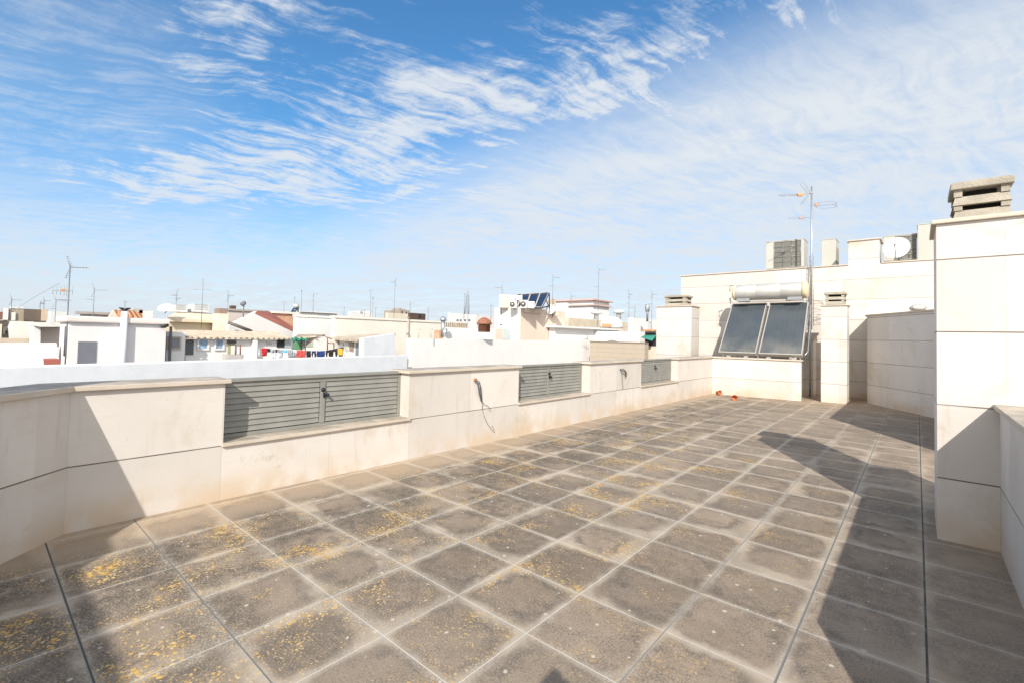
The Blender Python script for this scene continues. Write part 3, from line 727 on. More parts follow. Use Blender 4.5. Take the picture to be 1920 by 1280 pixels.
# ------------------------------------------------------------------ solar water heater
sh = thing('solar_water_heater', 'silver horizontal water tank above two tilted dark solar collectors', 'solar heater', (-3.2, 15, 1.06))
def SP(px, py, Y): return onY(px, py, Y)
Yb, Yt_ = 14.27, 15.45
def panel_pt(px, py, Y): return onY(px, py, Y)
bl_ = [onY(1347, 660, Yb), onY(1417, 664, Yb), onY(1422, 663, Yb), onY(1504, 664, Yb)]
tl_ = [onY(1373, 570, Yt_), onY(1438, 569, Yt_), onY(1444, 569, Yt_), onY(1516, 567, Yt_)]
zb_ = sum(p.z for p in bl_)/4; zt_ = sum(p.z for p in tl_)/4
def collector(i, j):
    a, b = Vector((bl_[i].x, Yb, zb_)), Vector((bl_[j].x, Yb, zb_))
    d, c = Vector((tl_[i].x, Yt_, zt_)), Vector((tl_[j].x, Yt_, zt_))
    up = (d - a).normalized(); rt = Vector((1, 0, 0)); nn = rt.cross(up).normalized()
    f = thing('x', None, None); bpy.data.objects.remove(f)
    body = MB(); w = .024
    def quadbox(o, pts, t0, t1):
        vs = [o.bm.verts.new(p + nn*t) for t in (t0, t1) for p in pts]
        for ff in ((3, 2, 1, 0), (4, 5, 6, 7), (0, 1, 5, 4), (1, 2, 6, 5), (2, 3, 7, 6), (3, 0, 4, 7)): o.bm.faces.new([vs[q] for q in ff])
    # frame rim: four bars
    r2 = (c - d).normalized()
    ia, ib, ic, id_ = a + rt*w + up*w*1.2, b - rt*w + up*w*1.2, c - rt*w - up*w, d + rt*w - up*w
    for q4 in ([a, b, ib, ia], [b, c, ic, ib], [c, d, id_, ic], [d, a, ia, id_]): quadbox(body, q4, -.09, .012)
    col = body.build('collector', WFRAME, sh)
    gl = MB(); quadbox(gl, [ia, ib, ic, id_], -.02, .0); gl.build('glass', COLLG, col)
    return a, b, c, d
c1 = collector(0, 1); c2 = collector(2, 3)
tkl, tkr = onY(1376, 549, 15.35), onY(1515, 545, 15.35)
ztk = (onY(1445, 531.5, 15.35).z + onY(1445, 562, 15.35).z)/2; rtk = (onY(1445, 531.5, 15.35).z - onY(1445, 562, 15.35).z)/2*.97
n_t = tkr.x - tkl.x
MB().lathe([(rtk*.985, .06), (rtk, .07), (rtk, n_t*.333), (rtk*.992, n_t*.335), (rtk, n_t*.338), (rtk, n_t*.66), (rtk*.992, n_t*.662), (rtk, n_t*.665), (rtk, n_t - .12), (rtk*.985, n_t - .11)], (tkl.x, 15.35, ztk), (1, 0, 0), 40).build('tank', TANK, sh)
tc = MB().lathe([(0, -.01), (rtk*.8, -.01), (rtk*.99, .02), (rtk*1.012, .08)], (tkl.x, 15.35, ztk), (1, 0, 0), 40); tc.build('tank_cap', TANKCAP, sh)
tc = MB().lathe([(rtk*1.012, n_t - .13), (rtk*1.0, n_t - .03), (rtk*.85, n_t + .0), (0, n_t + .005)], (tkl.x, 15.35, ztk), (1, 0, 0), 40); tc.build('tank_cap', TANKCAP, sh)
fr = MB()
for xx in (c1[0].x + .10, (c1[1].x + c2[0].x)/2, c2[1].x - .06):
    fr.tube([(xx, Yb + .04, zb_ - .06), (xx + .07, Yt_ + .05, zt_ - .08)], .022, 6)
    fr.tube([(xx + .05, Yt_ + .12, zt_ - .1), (xx + .05, Yt_ + .12, .0 if xx > -3 else -.2)], .022, 6)
    fr.tube([(xx, Yb + .10, zb_ - .08), (xx, Yb + .10, 1.067)], .022, 6)
for xx in (tkl.x + .3, tkr.x - .3):
    fr.box((xx - .18, 15.2, ztk - rtk - .05), (xx + .18, 15.5, ztk - rtk + .04))
fr.tube([(tkl.x + .1, 15.57, zt_ - .1), (tkr.x - .1, 15.57, zt_ - .1)], .022, 6)
fr.build('support_frame', GALV, sh)
MB().box((tkl.x + .30, 15.28, zt_ + .035), (tkr.x - .42, 15.31, ztk - rtk - .0)).build('crossbar', WFRAME, sh)
for k, xx in enumerate((c1[0].x + .28, c1[1].x - .25, c2[0].x + .25, c2[1].x - .18)):
    MB().hexa([(xx - .05, 14.24), (xx + .05, 14.24), (xx + .05, 14.33), (xx - .05, 14.33)], 1.067, zb_ - .075).build('foot_block', WFRAME, sh)
MB().tube([(c1[0].x + .05, Yt_ - .1, zt_ - .10), (tkl.x - .08, Yt_ - .05, zt_ - .02), (tkl.x - .10, 15.3, zt_ + .15), (tkl.x - .02, 15.35, ztk - .1)], .022, 8).build('pipe', GALV, sh)
MB().tube([(tkl.x - .03, 15.35, ztk + .22), (tkl.x - .10, 15.3, ztk + .24), (tkl.x - .10, 15.3, ztk + .05)], .018, 8).build('pipe', GALV, sh)
MB().tube([(c2[2].x + .03, Yt_, zt_ - .05), (c2[2].x + .08, Yt_ - .2, zt_ - .4), (c2[1].x + .10, Yb + .2, zb_ + .1), (c2[1].x + .05, Yb + .05, zb_)], .016, 8).build('pipe', GALV, sh)

# ------------------------------------------------------------------ antennas
def yagi(par, o, dirv, length, n, half, r, m=ALU, vertical=False, reflector=False, balun=None):
    """boom with cross elements"""
    o = Vector(o); d = Vector(dirv).normalized(); s = Vector((0, 0, 1)) if vertical else d.cross(Vector((0, 0, 1))).normalized()
    b = MB(); b.tube([o, o + d*length], r*1.1, 5)
    for k in range(n):
        c = o + d*length*(.12 + .88*k/max(1, n - 1)); h = half*(1.15 - .35*k/max(1, n - 1))
        b.tube([c - s*h, c + s*h], r*.6, 4)
    a = b.build('aerial', m, par)
    if reflector:
        rf = MB()
        for sg in (-1, 1):
            for k in range(5):
                q = o + Vector((0, 0, sg*(.05 + .075*k))) - d*(-.02 + .028*k)
                rf.tube([q - s*half*.8, q + s*half*.8], r*.45, 4)
            rf.tube([o, o + Vector((0, 0, sg*.36)) - d*.11], r*.7, 4)
        rf.build('reflector', m, a)
    if balun: MB().box(o + d*length*.22 - Vector((.05, .05, .03)), o + d*length*.22 + Vector((.05, .05, .05)), .01).build('balun', balun, a)
    return a
def ant(label, d, px, ytop, ybase, kind='yagi', r=None, ang=0.0, lean=0.0, zext=1.2):
    """small rooftop antenna at distance d metres"""
    t, b = W(px, ytop, d), W(px, ybase, d)
    t = Vector((b.x + lean, b.y, t.z)); r = r or max(.012, .00045*d)
    o = thing('antenna', label, 'antenna', (b.x, b.y, b.z - zext), 'rooftop television antennas')
    MB().tube([(b.x, b.y, b.z - zext), t], [r*1.1, r*.85], 6).build('mast', MAST, o)
    right = cam_to_world(1, 0, 0); right.z = 0; right.normalize(); fw = Vector((-right.y, right.x, 0))
    dv = right*math.cos(ang) + fw*math.sin(ang)
    L = max(.5, (t.z - b.z)*.17)
    e = r*.55
    if kind == 'yagi': yagi(o, t - Vector((0, 0, .08)), dv, L, 6, L*.22, e, reflector=True)
    elif kind == 'double':
        yagi(o, t - Vector((0, 0, .08)), dv, L, 6, L*.2, e, reflector=True)
        yagi(o, t - Vector((0, 0, (t.z - b.z)*.42)), -dv, L*.6, 3, L*.3, e)
    elif kind == 'cross': yagi(o, t - Vector((0, 0, (t.z - b.z)*.42)) - dv*L*.8, dv, L*1.7, 2, L*.25, e)
    elif kind == 'tee': yagi(o, t - Vector((0, 0, .02)) - dv*L*.5, dv, L, 2, L*.2, e)
    elif kind == 'fork':
        yagi(o, t - Vector((0, 0, .05)), dv, L*.8, 4, L*.28, e, vertical=True)
        yagi(o, t - Vector((0, 0, (t.z - b.z)*.5)), -dv, L*.5, 2, L*.25, e, vertical=True)
    elif kind == 'pole': MB().lathe([(r*2.2, 0), (r*2.2, .1), (0, .12)], t, (0, 0, 1), 8).build('finial', MAST, o)
    return o
# the mast on the tall wall
am = thing('antenna', 'tall lattice-footed antenna mast with three aerials beside solar tank', 'antenna', (-2.33, 16.1, 0), 'rooftop television antennas')
MX, MY = -2.335, 16.08
MB().tube([(MX, MY, 1.9), (MX, MY, 6.12)], [.026, .022], 10).build('mast', GALV, am)
lt = MB(); q2 = .055
for sx2 in (-1, 1): lt.tube([(MX + sx2*q2, MY, 2.0), (MX + sx2*q2, MY, 4.05)], .008, 5)
for k in range(15):
    z_ = 2.02 + k*.135; lt.tube([(MX - q2, MY, z_), (MX + q2, MY, z_ + .068)], .005, 4); lt.tube([(MX + q2, MY, z_ + .068), (MX - q2, MY, z_ + .135)], .005, 4)
lt.build('lattice', GALV, am)
rt_ = Vector((math.cos(YAW), -math.sin(YAW), 0)); rt_ = cam_to_world(1, 0, 0); rt_.z = 0; rt_.normalize(); fw_ = Vector((-rt_.y, rt_.x, 0))
def MPk(ref, k):
    """point near the mast, offsets scaled by k about height ref"""
    return lambda a, z_, f=0.0: Vector((MX, MY, ref + (z_ - ref)*k)) + rt_*a*k + fw_*f*k
zA = onY(1523, 362, MY).z; zB_ = onY(1523, 384, MY).z; zC = onY(1523, 408, MY).z
MP = MPk(zA, .74)
a1 = MB()
a1.tube([MP(0, zA), MP(-.30, zA - .06)], .010, 6)
for sg in (-1, 1):
    a1.tube([MP(-.30, zA - .06), MP(-1.28, zA - .12 - (.09 if sg < 0 else -.03), .12*sg)], .006, 5)
    for k in range(7):
        c = MP(-.62 - .1*k, zA - .09 - (.055 if sg < 0 else -.02)*(k/6), .06*sg + .01*k*sg); a1.tube([c - fw_*.06 + Vector((0, 0, .02)), c + fw_*.06 - Vector((0, 0, .02))], .003, 4)
a1 = a1.build('aerial', ALU, am)
MB().obox(MP(-.46, zA - .09), rt_, fw_, (0, 0, 1), .085, .035, .038, .012).build('balun', ORANGE, a1)
rf = MB()
for sg in (-1, 1):
    for k in (-1, 1):
        rf.tube([MP(-.10, zA - .02, .06*k), MP(-.38 if sg > 0 else -.34, zA + sg*.40 - .03, .14*k)], .004, 5)
    for k in range(5):
        q = .2 + .2*k; c = MP(-.10 - .27*q, zA - .02 + sg*.40*q); rf.tube([c - fw_*.10, c + fw_*.10], .003, 4)
rf.build('reflector', ALU, a1)
MB().obox(MP(0, zA), rt_, fw_, (0, 0, 1), .045, .025, .025, .005).build('clamp', GALV, a1)
MP = MPk(zB_, .52)
a2 = MB()
for dz2 in (-.09, .09):
    pts = [MP(.28 + .55 + math.cos(t)*.55, zB_ + dz2, .36*math.sin(t)) for t in [2*PI*k/28 for k in range(29)]]
    a2.tube(pts, .0045, 4, caps=False)
a2.tube([MP(0, zB_), MP(.32, zB_ - .02)], .010, 5); a2.tube([MP(1.38, zB_ - .09), MP(1.38, zB_ + .09)], .005, 4)
a2 = a2.build('aerial', ALU, am)
MB().obox(MP(.27, zB_), rt_, fw_, (0, 0, 1), .045, .025, .045, .012).build('balun', mat('faded_orange_plastic', (.58, .30, .20), .6), a2)
MP = MPk(zC, .60)
a3 = MB(); a3.tube([MP(0, zC), MP(-.10, zC), MP(-.34, zC - .03)], .008, 5)
a3.tube([MP(-.30, zC - .02), MP(-1.12, zC - .06)], .006, 5)
for k, (h, w_) in enumerate(((.20, .18), (.20, .18), (.12, .14), (.10, .12))):
    c = MP(-.40 - .2*k, zC - .04); a3.tube([c - rt_*.06 - Vector((0, 0, h*.3)), c + rt_*.09 + Vector((0, 0, h*.6))], .004, 4)
a3 = a3.build('aerial', ALU, am)
MB().obox(MP(-.52, zC - .04), rt_, fw_, (0, 0, 1), .045, .022, .022, .008).build('balun', mat('faded_orange_plastic', (.58, .30, .20), .6), a3)
MP = MPk(2.5, 1.0)
wl = MB()
for k in range(3):
    wl.tube([MP(.06, 2.75 - .25*k, -.05), MP(.25, 2.70 - .22*k, -.1), MP(.34, 2.52 - .2*k, -.1), MP(.30, 2.36 - .15*k, -.1), MP(.10, 2.32 - .1*k, -.05)], .005, 4)
wl.build('loose_wire', CABLE, am)

# ------------------------------------------------------------------ AC units and dish on the tall building
def coil_mesh(o, p0, ax, az, w, h, n, nv_, r=.006):
    for k in range(n + 1): o.tube([p0 + ax*w*k/n, p0 + ax*w*k/n + az*h], r, 4)
    for k in range(nv_ + 1): o.tube([p0 + az*h*k/nv_, p0 + az*h*k/nv_ + ax*w], r, 4)
def ac_box(label, x0, x1, y0, y1, z0, z1, coil=None):
    o = thing('air_conditioner', label, 'air conditioner', ((x0 + x1)/2, (y0 + y1)/2, z0), 'air conditioning units on the tall building roof')
    MB().box((x0, y0, z0), (x1, y1, z1), .012).build('casing', ACW, o)
    MB().box((x0 - .01, y0 - .01, z1 + .001), (x1 + .01, y1 + .01, z1 + .02), .005).build('lid', ACW, o)
    if coil:
        a, b = coil
        MB().box((a, y0 - .012, z0 + .03), (b, y0 - .002, z1 - .03)).build('coil', ACG, o)
        m_ = MB(); coil_mesh(m_, Vector((a, y0 - .03, z0 + .03)), Vector((1, 0, 0)), Vector((0, 0, 1)), b - a, z1 - z0 - .06, 3, 5)
        m_.build('guard', GALV, o)
    for xx in (x0 + .06, x1 - .1): MB().box((xx, y0 + .03, z0 - .12), (xx + .08, y1 - .03, z0 - .001)).build('foot', BLACK, o)
    return o
YA = 16.9
def XA(px, py=470): return onY(px, py, YA).x
def ZA(px, py): return onY(px, py, YA).z
ac_box('large cream air conditioner with dark grille left of the antenna mast', XA(1436), XA(1507), YA, YA + .75, ZA(1470, 503), ZA(1470, 452), (XA(1452), XA(1502)))
a_ = ac_box('plain cream air conditioner between the antenna mast and raised wall pier', XA(1540), XA(1567), YA, YA + .75, ZA(1555, 499), ZA(1550, 450))
MB().box((XA(1567) + .001, YA + .08, ZA(1570, 492)), (XA(1567) + .012, YA + .67, ZA(1570, 462))).build('side_grille', COIL, a_)
ac_box('air conditioner with dark grille directly behind the satellite dish', XA(1656), XA(1719), YA + .05, YA + .8, ZA(1690, 488), ZA(1690, 441), (XA(1678), XA(1718)))
a_ = ac_box('tallest cream air conditioner between the satellite dish and large chimney', XA(1720.5), XA(1752), YA - .15, YA + .6, ZA(1735, 489), ZA(1735, 423))
def dish(label, c, r, face, depth=.16, arm=True, mount=None, m=DISHM, name='satellite_dish'):
    c, f = Vector(c), Vector(face).normalized()
    o = thing(name, label, 'satellite dish', c, 'satellite dishes on the roofs')
    b = MB(); n = 10
    prof = [(r*k/n, r*depth*((k/n)**2 - 1)) for k in range(n + 1)] + [(r*1.012, .004)] + [(r*k/n, r*depth*((k/n)**2 - 1) - .012) for k in range(n, -1, -1)]
    b.lathe(prof, c + f*r*depth*.5, f, 36); b.build('reflector', m, o)
    if arm:
        side = f.cross(Vector((0, 0, 1))).normalized(); up = side.cross(f).normalized()
        e = c + f*r*.95 - up*r*.05 + side*0
        MB().tube([c - up*r*.98 + f*.02, e], r*.035, 6).build('feed_arm', MAST, o)
        MB().lathe([(r*.07, 0), (r*.09, r*.1), (0, r*.13)], e, -f, 10).build('feed_horn', MAST, o)
    if mount is not None: MB().tube([c - f*.06, c - f*.2, Vector(mount)], r*.06, 6).build('bracket', MAST, o)
    return o
dc = onY(1681, 465, YT + .05)
dish('white satellite dish fixed on the tall wall right of the raised pier', dc, .29, (-.12, -.95, .22), .12, True, (dc.x + .05, YT + .15, zlow))

# ------------------------------------------------------------------ the town beyond
def bld(name, label, d, pl, pc, pr, ytop, m, zb=-8.0, group=None, cat='building', cop=None, copm=None, pcy=None, wallname='wall'):
    """house block: nearest corner on pixel column pc, -Y face back to pl, +X face on to pr, d metres away"""
    k = W(pc, ytop, d); x1, y0, z1 = k.x, k.y, k.z
    r = ray(pl, ytop); x0 = r.x*(y0/r.y) if r.y > 0 else x1 - 6
    x0 = min(x0, x1 - .45)
    x0 = max(x0, x1 - 30)
    r = ray(pr, ytop); y1 = r.y*(x1/r.x)
    if y1 < y0 + .3: y1 = y0 + 4
    o = thing(name, label, cat, (x1, y0, zb), group)
    MB().box((x0, y0, zb), (x1, y1, z1 - (.12 if cop else 0))).build(wallname, m, o)
    if cop: MB().box((x0 - cop, y0 - cop, z1 - .119), (x1 + cop, y1 + cop, z1)).build('coping', copm or m, o)
    o['bx'] = (x0, x1, y0, y1, z1)
    return o
def B_(o): return list(o['bx'])
def rX(o, px0, py0, px1, py1, m, name='window', proud=.03, t=.03, xf=None, frame=None, parent=None):
    """flat piece on the +X face between two pixel corners"""
    X = xf if xf is not None else B_(o)[1]
    a, b = onX(px0, py0, X), onX(px1, py1, X); a2, b2 = onX(px0, py1, X), onX(px1, py0, X)
    za, zb2 = (a.z + b2.z)/2, (b.z + a2.z)/2
    w = MB().box((X + proud - t + .001, a.y, zb2), (X + proud, b.y, za)).build(name, m, parent or o)
    if frame:
        f = MB(); w_ = .06
        for (y0, y1, z0, z1) in ((a.y - w_, b.y + w_, za, za + w_), (a.y - w_, b.y + w_, zb2 - w_, zb2), (a.y - w_, a.y, zb2, za), (b.y, b.y + w_, zb2, za)):
            f.box((X + .002, y0, z0), (X + proud + .03, y1, z1))
        f.build('frame', frame, w)
    return w
def rY(o, px0, py0, px1, py1, m, name='window', proud=.03, t=.03, yf=None, parent=None):
    Y = yf if yf is not None else B_(o)[2]
    a, b = onY(px0, py0, Y), onY(px1, py1, Y); a2, b2 = onY(px0, py1, Y), onY(px1, py0, Y)
    return MB().box((a.x, Y - proud, (b.z + a2.z)/2), (b.x, Y - proud + t - .001, (a.z + b2.z)/2)).build(name, m, parent or o)

# --- neighbour's long limewashed wall
k0, k1 = W(-60, 688.8, 15.0), W(760, 666.0, 20.6)
zn = .60
nwall = thing('boundary_wall', 'long bluish white rendered wall just beyond the left parapet', 'wall', (-15, 5, -8))
r0, r1 = ray(-90, 690), ray(762, 664.6)
def atz(px, py, z):
    r = ray(px, py); k = (z - CAM_H)/r.z; return Vector((r.x*k, r.y*k, z))
n0, n1 = atz(0, 687.6, zn), atz(681, 667.5, zn)
dn = (n1 - n0).normalized(); nn_ = Vector((-dn.y, dn.x, 0))
s0 = n0 - dn*14; L1 = 0
# end where the sight line of column 765 crosses
r = ray(765, 664); k = (n0.x*dn.y - n0.y*dn.x)/(r.x*dn.y - r.y*dn.x); e0 = Vector((r.x*k, r.y*k, zn))
MB().hexa([tuple(s0[:2]), tuple(e0[:2]), tuple((e0 + nn_*.35)[:2]), tuple((s0 + nn_*.35)[:2])], -8, zn, .03).build('wall', BLUEW, nwall)
def onN(px, py, off=0.0):
    """point on the plane of the neighbour wall, off metres behind it"""
    o = n0 + nn_*off; r = ray(px, py); k = (o.x*dn.y - o.y*dn.x)/(r.x*dn.y - r.y*dn.x); return Vector((r.x*k, r.y*k, CAM_H + r.z*k))
def polyN(pts, off, thick, m, name, parent):
    """outline on that plane, with real thickness"""
    q = [onN(px, py, off) for px, py in pts]; b = MB()
    f = [b.bm.verts.new(v) for v in q]; g_ = [b.bm.verts.new(v + nn_*thick) for v in q]
    b.bm.faces.new(f); b.bm.faces.new(g_[::-1])
    for i in range(len(q)):
        j = (i + 1) % len(q); b.bm.faces.new((f[i], g_[i], g_[j], f[j]))
    return b.build(name, m, parent)

# --- tiled lean-to house right of the washing line (gable end flush with the neighbour wall)
hB = thing('tiled_house', 'white house with sandy tiled roof right of the washing line', 'house', onN(700, 660, .36))
polyN([(682, 634.5), (740, 625.5), (742, 690), (682, 690)], .01, .28, BLUEW, 'gable_wall', hB)
# facade at right angle: from the gable corner away from us
ga = onN(682, 650, .3); fdir = Vector((-1, 0, 0))
ga2 = Vector((ga.x, ga.y, 0))
def onLine(px, py, P0, dv2):
    r = ray(px, py); det = r.x*dv2.y - r.y*dv2.x; k = (P0.x*dv2.y - P0.y*dv2.x)/det; return Vector((r.x*k, r.y*k, CAM_H + r.z*k))
fd = Vector((-.94, .34, 0)).normalized()
def fP(px, py, push=0.0): return onLine(px, py, ga2 + Vector((-fd.y, fd.x, 0))*(-push)*-1*0 + Vector((fd.y, -fd.x, 0))*push, fd)
w = MB(); a, b = fP(634, 640), fP(682, 640)
nb_ = Vector((fd.y, -fd.x, 0))
if nb_.dot(Vector((0, 1, 0))) < 0: nb_ = -nb_
w.hexa([tuple(a[:2]), tuple(b[:2]), tuple((b + nb_*.25)[:2]), tuple((a + nb_*.25)[:2])], -2, fP(660, 636).z).build('facade', WHITE, hB)
rf_ = MB(); e1, e2 = fP(626, 638), fP(683, 638); zE = fP(683, 637).z
rdg1, rdg2 = W(696, 626, 23.5), onN(742, 625.0, .02)
e1.z = e2.z = zE
vs = [e1 - nb_*.25, e2 - nb_*.25, rdg2, rdg1]
q = [rf_.bm.verts.new(v) for v in vs] + [rf_.bm.verts.new(v - Vector((0, 0, .10))) for v in vs]
for ff in ((0, 1, 2, 3), (7, 6, 5, 4), (0, 4, 5, 1), (1, 5, 6, 2), (2, 6, 7, 3), (3, 7, 4, 0)): rf_.bm.faces.new([q[i] for i in ff])
rf_.build('roof', TILE_TAN, hB)
def fbox(px0, py0, px1, py1, m, name, out=.03):
    a, b = fP(px0, py0), fP(px1, py1); za = (fP(px0, py0).z + fP(px1, py0).z)/2; zb2 = (fP(px0, py1).z + fP(px1, py1).z)/2
    return MB().hexa([tuple((a - nb_*out)[:2]), tuple((b - nb_*out)[:2]), tuple((b - nb_*.001)[:2]), tuple((a - nb_*.001)[:2])], zb2, za).build(name, m, hB)
fbox(636, 643, 644, 657, PANE, 'window'); fbox(648, 640, 654, 657, mat('pale_blind', (.62, .58, .50), .7), 'window')
fbox(656.5, 640, 663.5, 658, mat('brown_shutter', (.33, .24, .19), .7), 'window'); fbox(668.5, 641.5, 678, 668, SHUT, 'door')

# --- big cream building behind, with drainpipe
cb = bld('apartment_block', 'broad cream rendered block with stained wall behind the tiled house', 27, 628, 629, 827, 592, CREAM, cop=.05)
# mid part: its +X face; a lower white wing at left
wg = bld('house', 'plain bright white block between the brick gable and broad cream block', 28.5, 556, 557.5, 627, 590, WHITE, cop=.04)
X_ = B_(cb)[1]
dpx = onX(764, 600, X_)
dp = thing('drainpipe', 'grey vertical drainpipe on the right part of cream block', 'pipe', (X_, dpx.y, 0))
MB().tube([(X_ + .08, dpx.y, onX(764, 598, X_).z), (X_ + .08, dpx.y, -3)], .05, 8).build('pipe', mat('grey_pipe_paint', (.42, .37, .33), .6), dp)
for k in range(4): MB().box((X_ + .0, dpx.y - .07, -.5 + k*1.0), (X_ + .14, dpx.y + .07, -.44 + k*1.0)).build('clip', GALV, dp)

# --- awning row house (courtyard house) with windows
rh = bld('tiled_house', 'low white courtyard house with long sandy tiled roof and two blue windows', 22.5, 347, 349, 548, 636, WHITE, wallname='facade')
x0, x1, y0, y1, z1 = B_(rh)
rf_ = MB(); ny = 60
ea, eb = onX(349, 634.5, x1 + .25), onX(546, 633.5, x1 + .25)
zE = (ea.z + eb.z)/2; xr = x1 - 2.6; zR = onX(440, 621.5, xr).z; ra, rb = onX(332, 621, xr), onX(519, 623, xr)
for k in range(ny):
    for s_ in range(2): pass
def tile_roof(ob, A0, A1, R0, R1, n, amp, thick=.06):
    """corrugated slab between eave A0-A1 and ridge R0-R1"""
    m_ = n*6; top = []; bot = []
    for k in range(m_ + 1):
        f = k/m_; h = amp*abs(math.sin(PI*n*f))
        e = A0.lerp(A1, f) + Vector((0, 0, h)); r = R0.lerp(R1, f) + Vector((0, 0, h))
        top.append((ob.bm.verts.new(e), ob.bm.verts.new(r)))
        bot.append((ob.bm.verts.new(e - Vector((0, 0, thick))), ob.bm.verts.new(r - Vector((0, 0, thick)))))
    for k in range(m_):
        ob.bm.faces.new((top[k][0], top[k + 1][0], top[k + 1][1], top[k][1])); ob.bm.faces.new((bot[k][1], bot[k + 1][1], bot[k + 1][0], bot[k][0]))
        ob.bm.faces.new((top[k][0], bot[k][0], bot[k + 1][0], top[k + 1][0])); ob.bm.faces.new((top[k][1], top[k + 1][1], bot[k + 1][1], bot[k][1]))
    for k in (0, m_): ob.bm.faces.new((top[k][0], top[k][1], bot[k][1], bot[k][0]))
ea.z = eb.z = zE; ra.z = rb.z = zR
tile_roof(rf_, ea, eb, ra, rb, 54, .032); rf_.build('roof', TILE_TAN, rh)
rX(rh, 349, 637, 362, 665, mat('dark_door_grey', (.11, .11, .12), .6), 'door')
rX(rh, 373, 637, 388, 653.5, SKYPANE, 'window', frame=WHITE); rX(rh, 405, 637, 417, 653.5, SKYPANE, 'window', frame=WHITE)
rX(rh, 426, 636.5, 442, 644.5, mat('dark_glass_panel', (.10, .10, .10), .4), 'window')
dr = rX(rh, 427, 645.5, 440, 667, mat('olive_door', (.36, .34, .20), .7), 'door'); rX(rh, 433, 648, 439, 666, WHITE, 'glazing_bars', proud=.06, parent=dr)
rX(rh, 500, 642, 509, 646, mat('pale_vent', (.55, .50, .46), .7), 'vent')
rX(rh, 519.5, 636, 533, 651, DARK, 'window'); rX(rh, 533.5, 636, 548, 651, mat('grey_glass_block', (.46, .49, .50), .4), 'window')
rX(rh, 471, 634.5, 478, 674, WHITE, 'pilaster', proud=.22, t=.22)
gt = thing('metal_gate', 'thin rusty brown metal gate frame standing before the courtyard house', 'gate', onX(447, 668, x1 + .8))
m_ = MB(); a, b, c, d_ = onX(442, 666, x1 + .8), onX(442, 646, x1 + .8), onX(451, 645.5, x1 + .8), onX(450.5, 665, x1 + .8); m_.tube([a, b, c, d_], .03, 6); m_.build('frame', mat('rusty_bar', (.25, .13, .09), .7), gt)
st = thing('stone_box', 'small grey block work bench at foot of courtyard house', 'bench', onX(445, 668, x1 + .9))
a, b = onX(427, 672, x1 + .9), onX(457, 664.5, x1 + .9); MB().box((x1 + .3, a.y, -2), (x1 + .9, b.y, b.z)).build('block', mat('grey_block', (.45, .42, .39), .85, 0, .15, 3), st)
# shaded return with roller shutter left of the courtyard house
rs = bld('annex', 'small white annex with grey roller shutter between door building and courtyard house', 22.0, 300, 313.5, 348, 622, WHITE)
rX(rs, 316, 634, 335, 652, SHUT, 'roller_shutter', frame=mat('tan_frame', (.45, .38, .30), .7))
x0, x1r, y0, y1, z1 = B_(rs)
m_ = MB(); a = W(314, 612, 21.7); m_.tube([(x1r + .12, a.y + .15, -1), (x1r + .12, a.y + .15, a.z)], .045, 8); tag(m_.build('drainpipe', mat('dark_pipe', (.13, .13, .14), .5)), 'dark vertical drainpipe at right corner of the door building', 'pipe')

# --- door building
db = bld('rooftop_house', 'pinkish white rooftop house with plain grey door at left', 21, 113, 131, 312, 604, PINKW, wallname='wall')
x0, x1, y0, y1, z1 = B_(db)
MB().box((x0 - .12, y0 - .12, z1), (x1 + .12, y1 + .1, z1 + .20), .05).build('parapet', mat('pinkish_parapet', (.74, .66, .61), .85, 0, .05, 1.2, dirt=.3, dirtcol=(.62, .44, .36)), db)
rX(db, 146.5, 640, 179.5, 684, GREYD, 'door', proud=.02)
cp = onX(233, 600, x1 + .11)
pc_ = thing('flue_pipe', 'white flue pipe against door building topped by black bird guard', 'pipe', (x1 + .11, cp.y, 0))
MB().tube([(x1 + .11, cp.y, -1.5), (x1 + .11, cp.y, onX(231, 584, x1 + .11).z)], .10, 14).build('pipe', mat('white_pipe', (.74, .74, .76), .6), pc_)
tp_ = Vector((x1 + .11, cp.y, onX(231, 583, x1 + .11).z))
m_ = MB()
for s_ in (-1, 1): m_.tube([tp_, tp_ + Vector((0, s_*.07, .07)), tp_ + Vector((0, s_*.16, .10))], [.05, .05, .015], 6)
m_.tube([tp_ - Vector((0, 0, .05)), tp_ + Vector((0, 0, .08))], .06, 6); m_.build('bird_guard', BLACK, pc_)
m_ = MB(); a = onX(307, 612, x1 + .1); m_.lathe([(.04, -.1), (.06, 0), (.06, .12), (0, .16)], (x1 + .15, a.y, a.z), (0, 1, .4), 10)
tag(m_.build('security_lamp', BLACK), 'small black lamp at upper right corner of the door building', 'lamp')
cd = MB(); a0 = onX(120, 618, x1 + .05); cd.tube([(x1 - .3, y0 - .06, W(119, 612, 21).z), (x1 - .3, y0 - .06, W(119, 668, 21).z)], .03, 6)
tag(cd.build('wall_conduit', CABLE), 'thin grey conduit on the left face of door building', 'pipe')

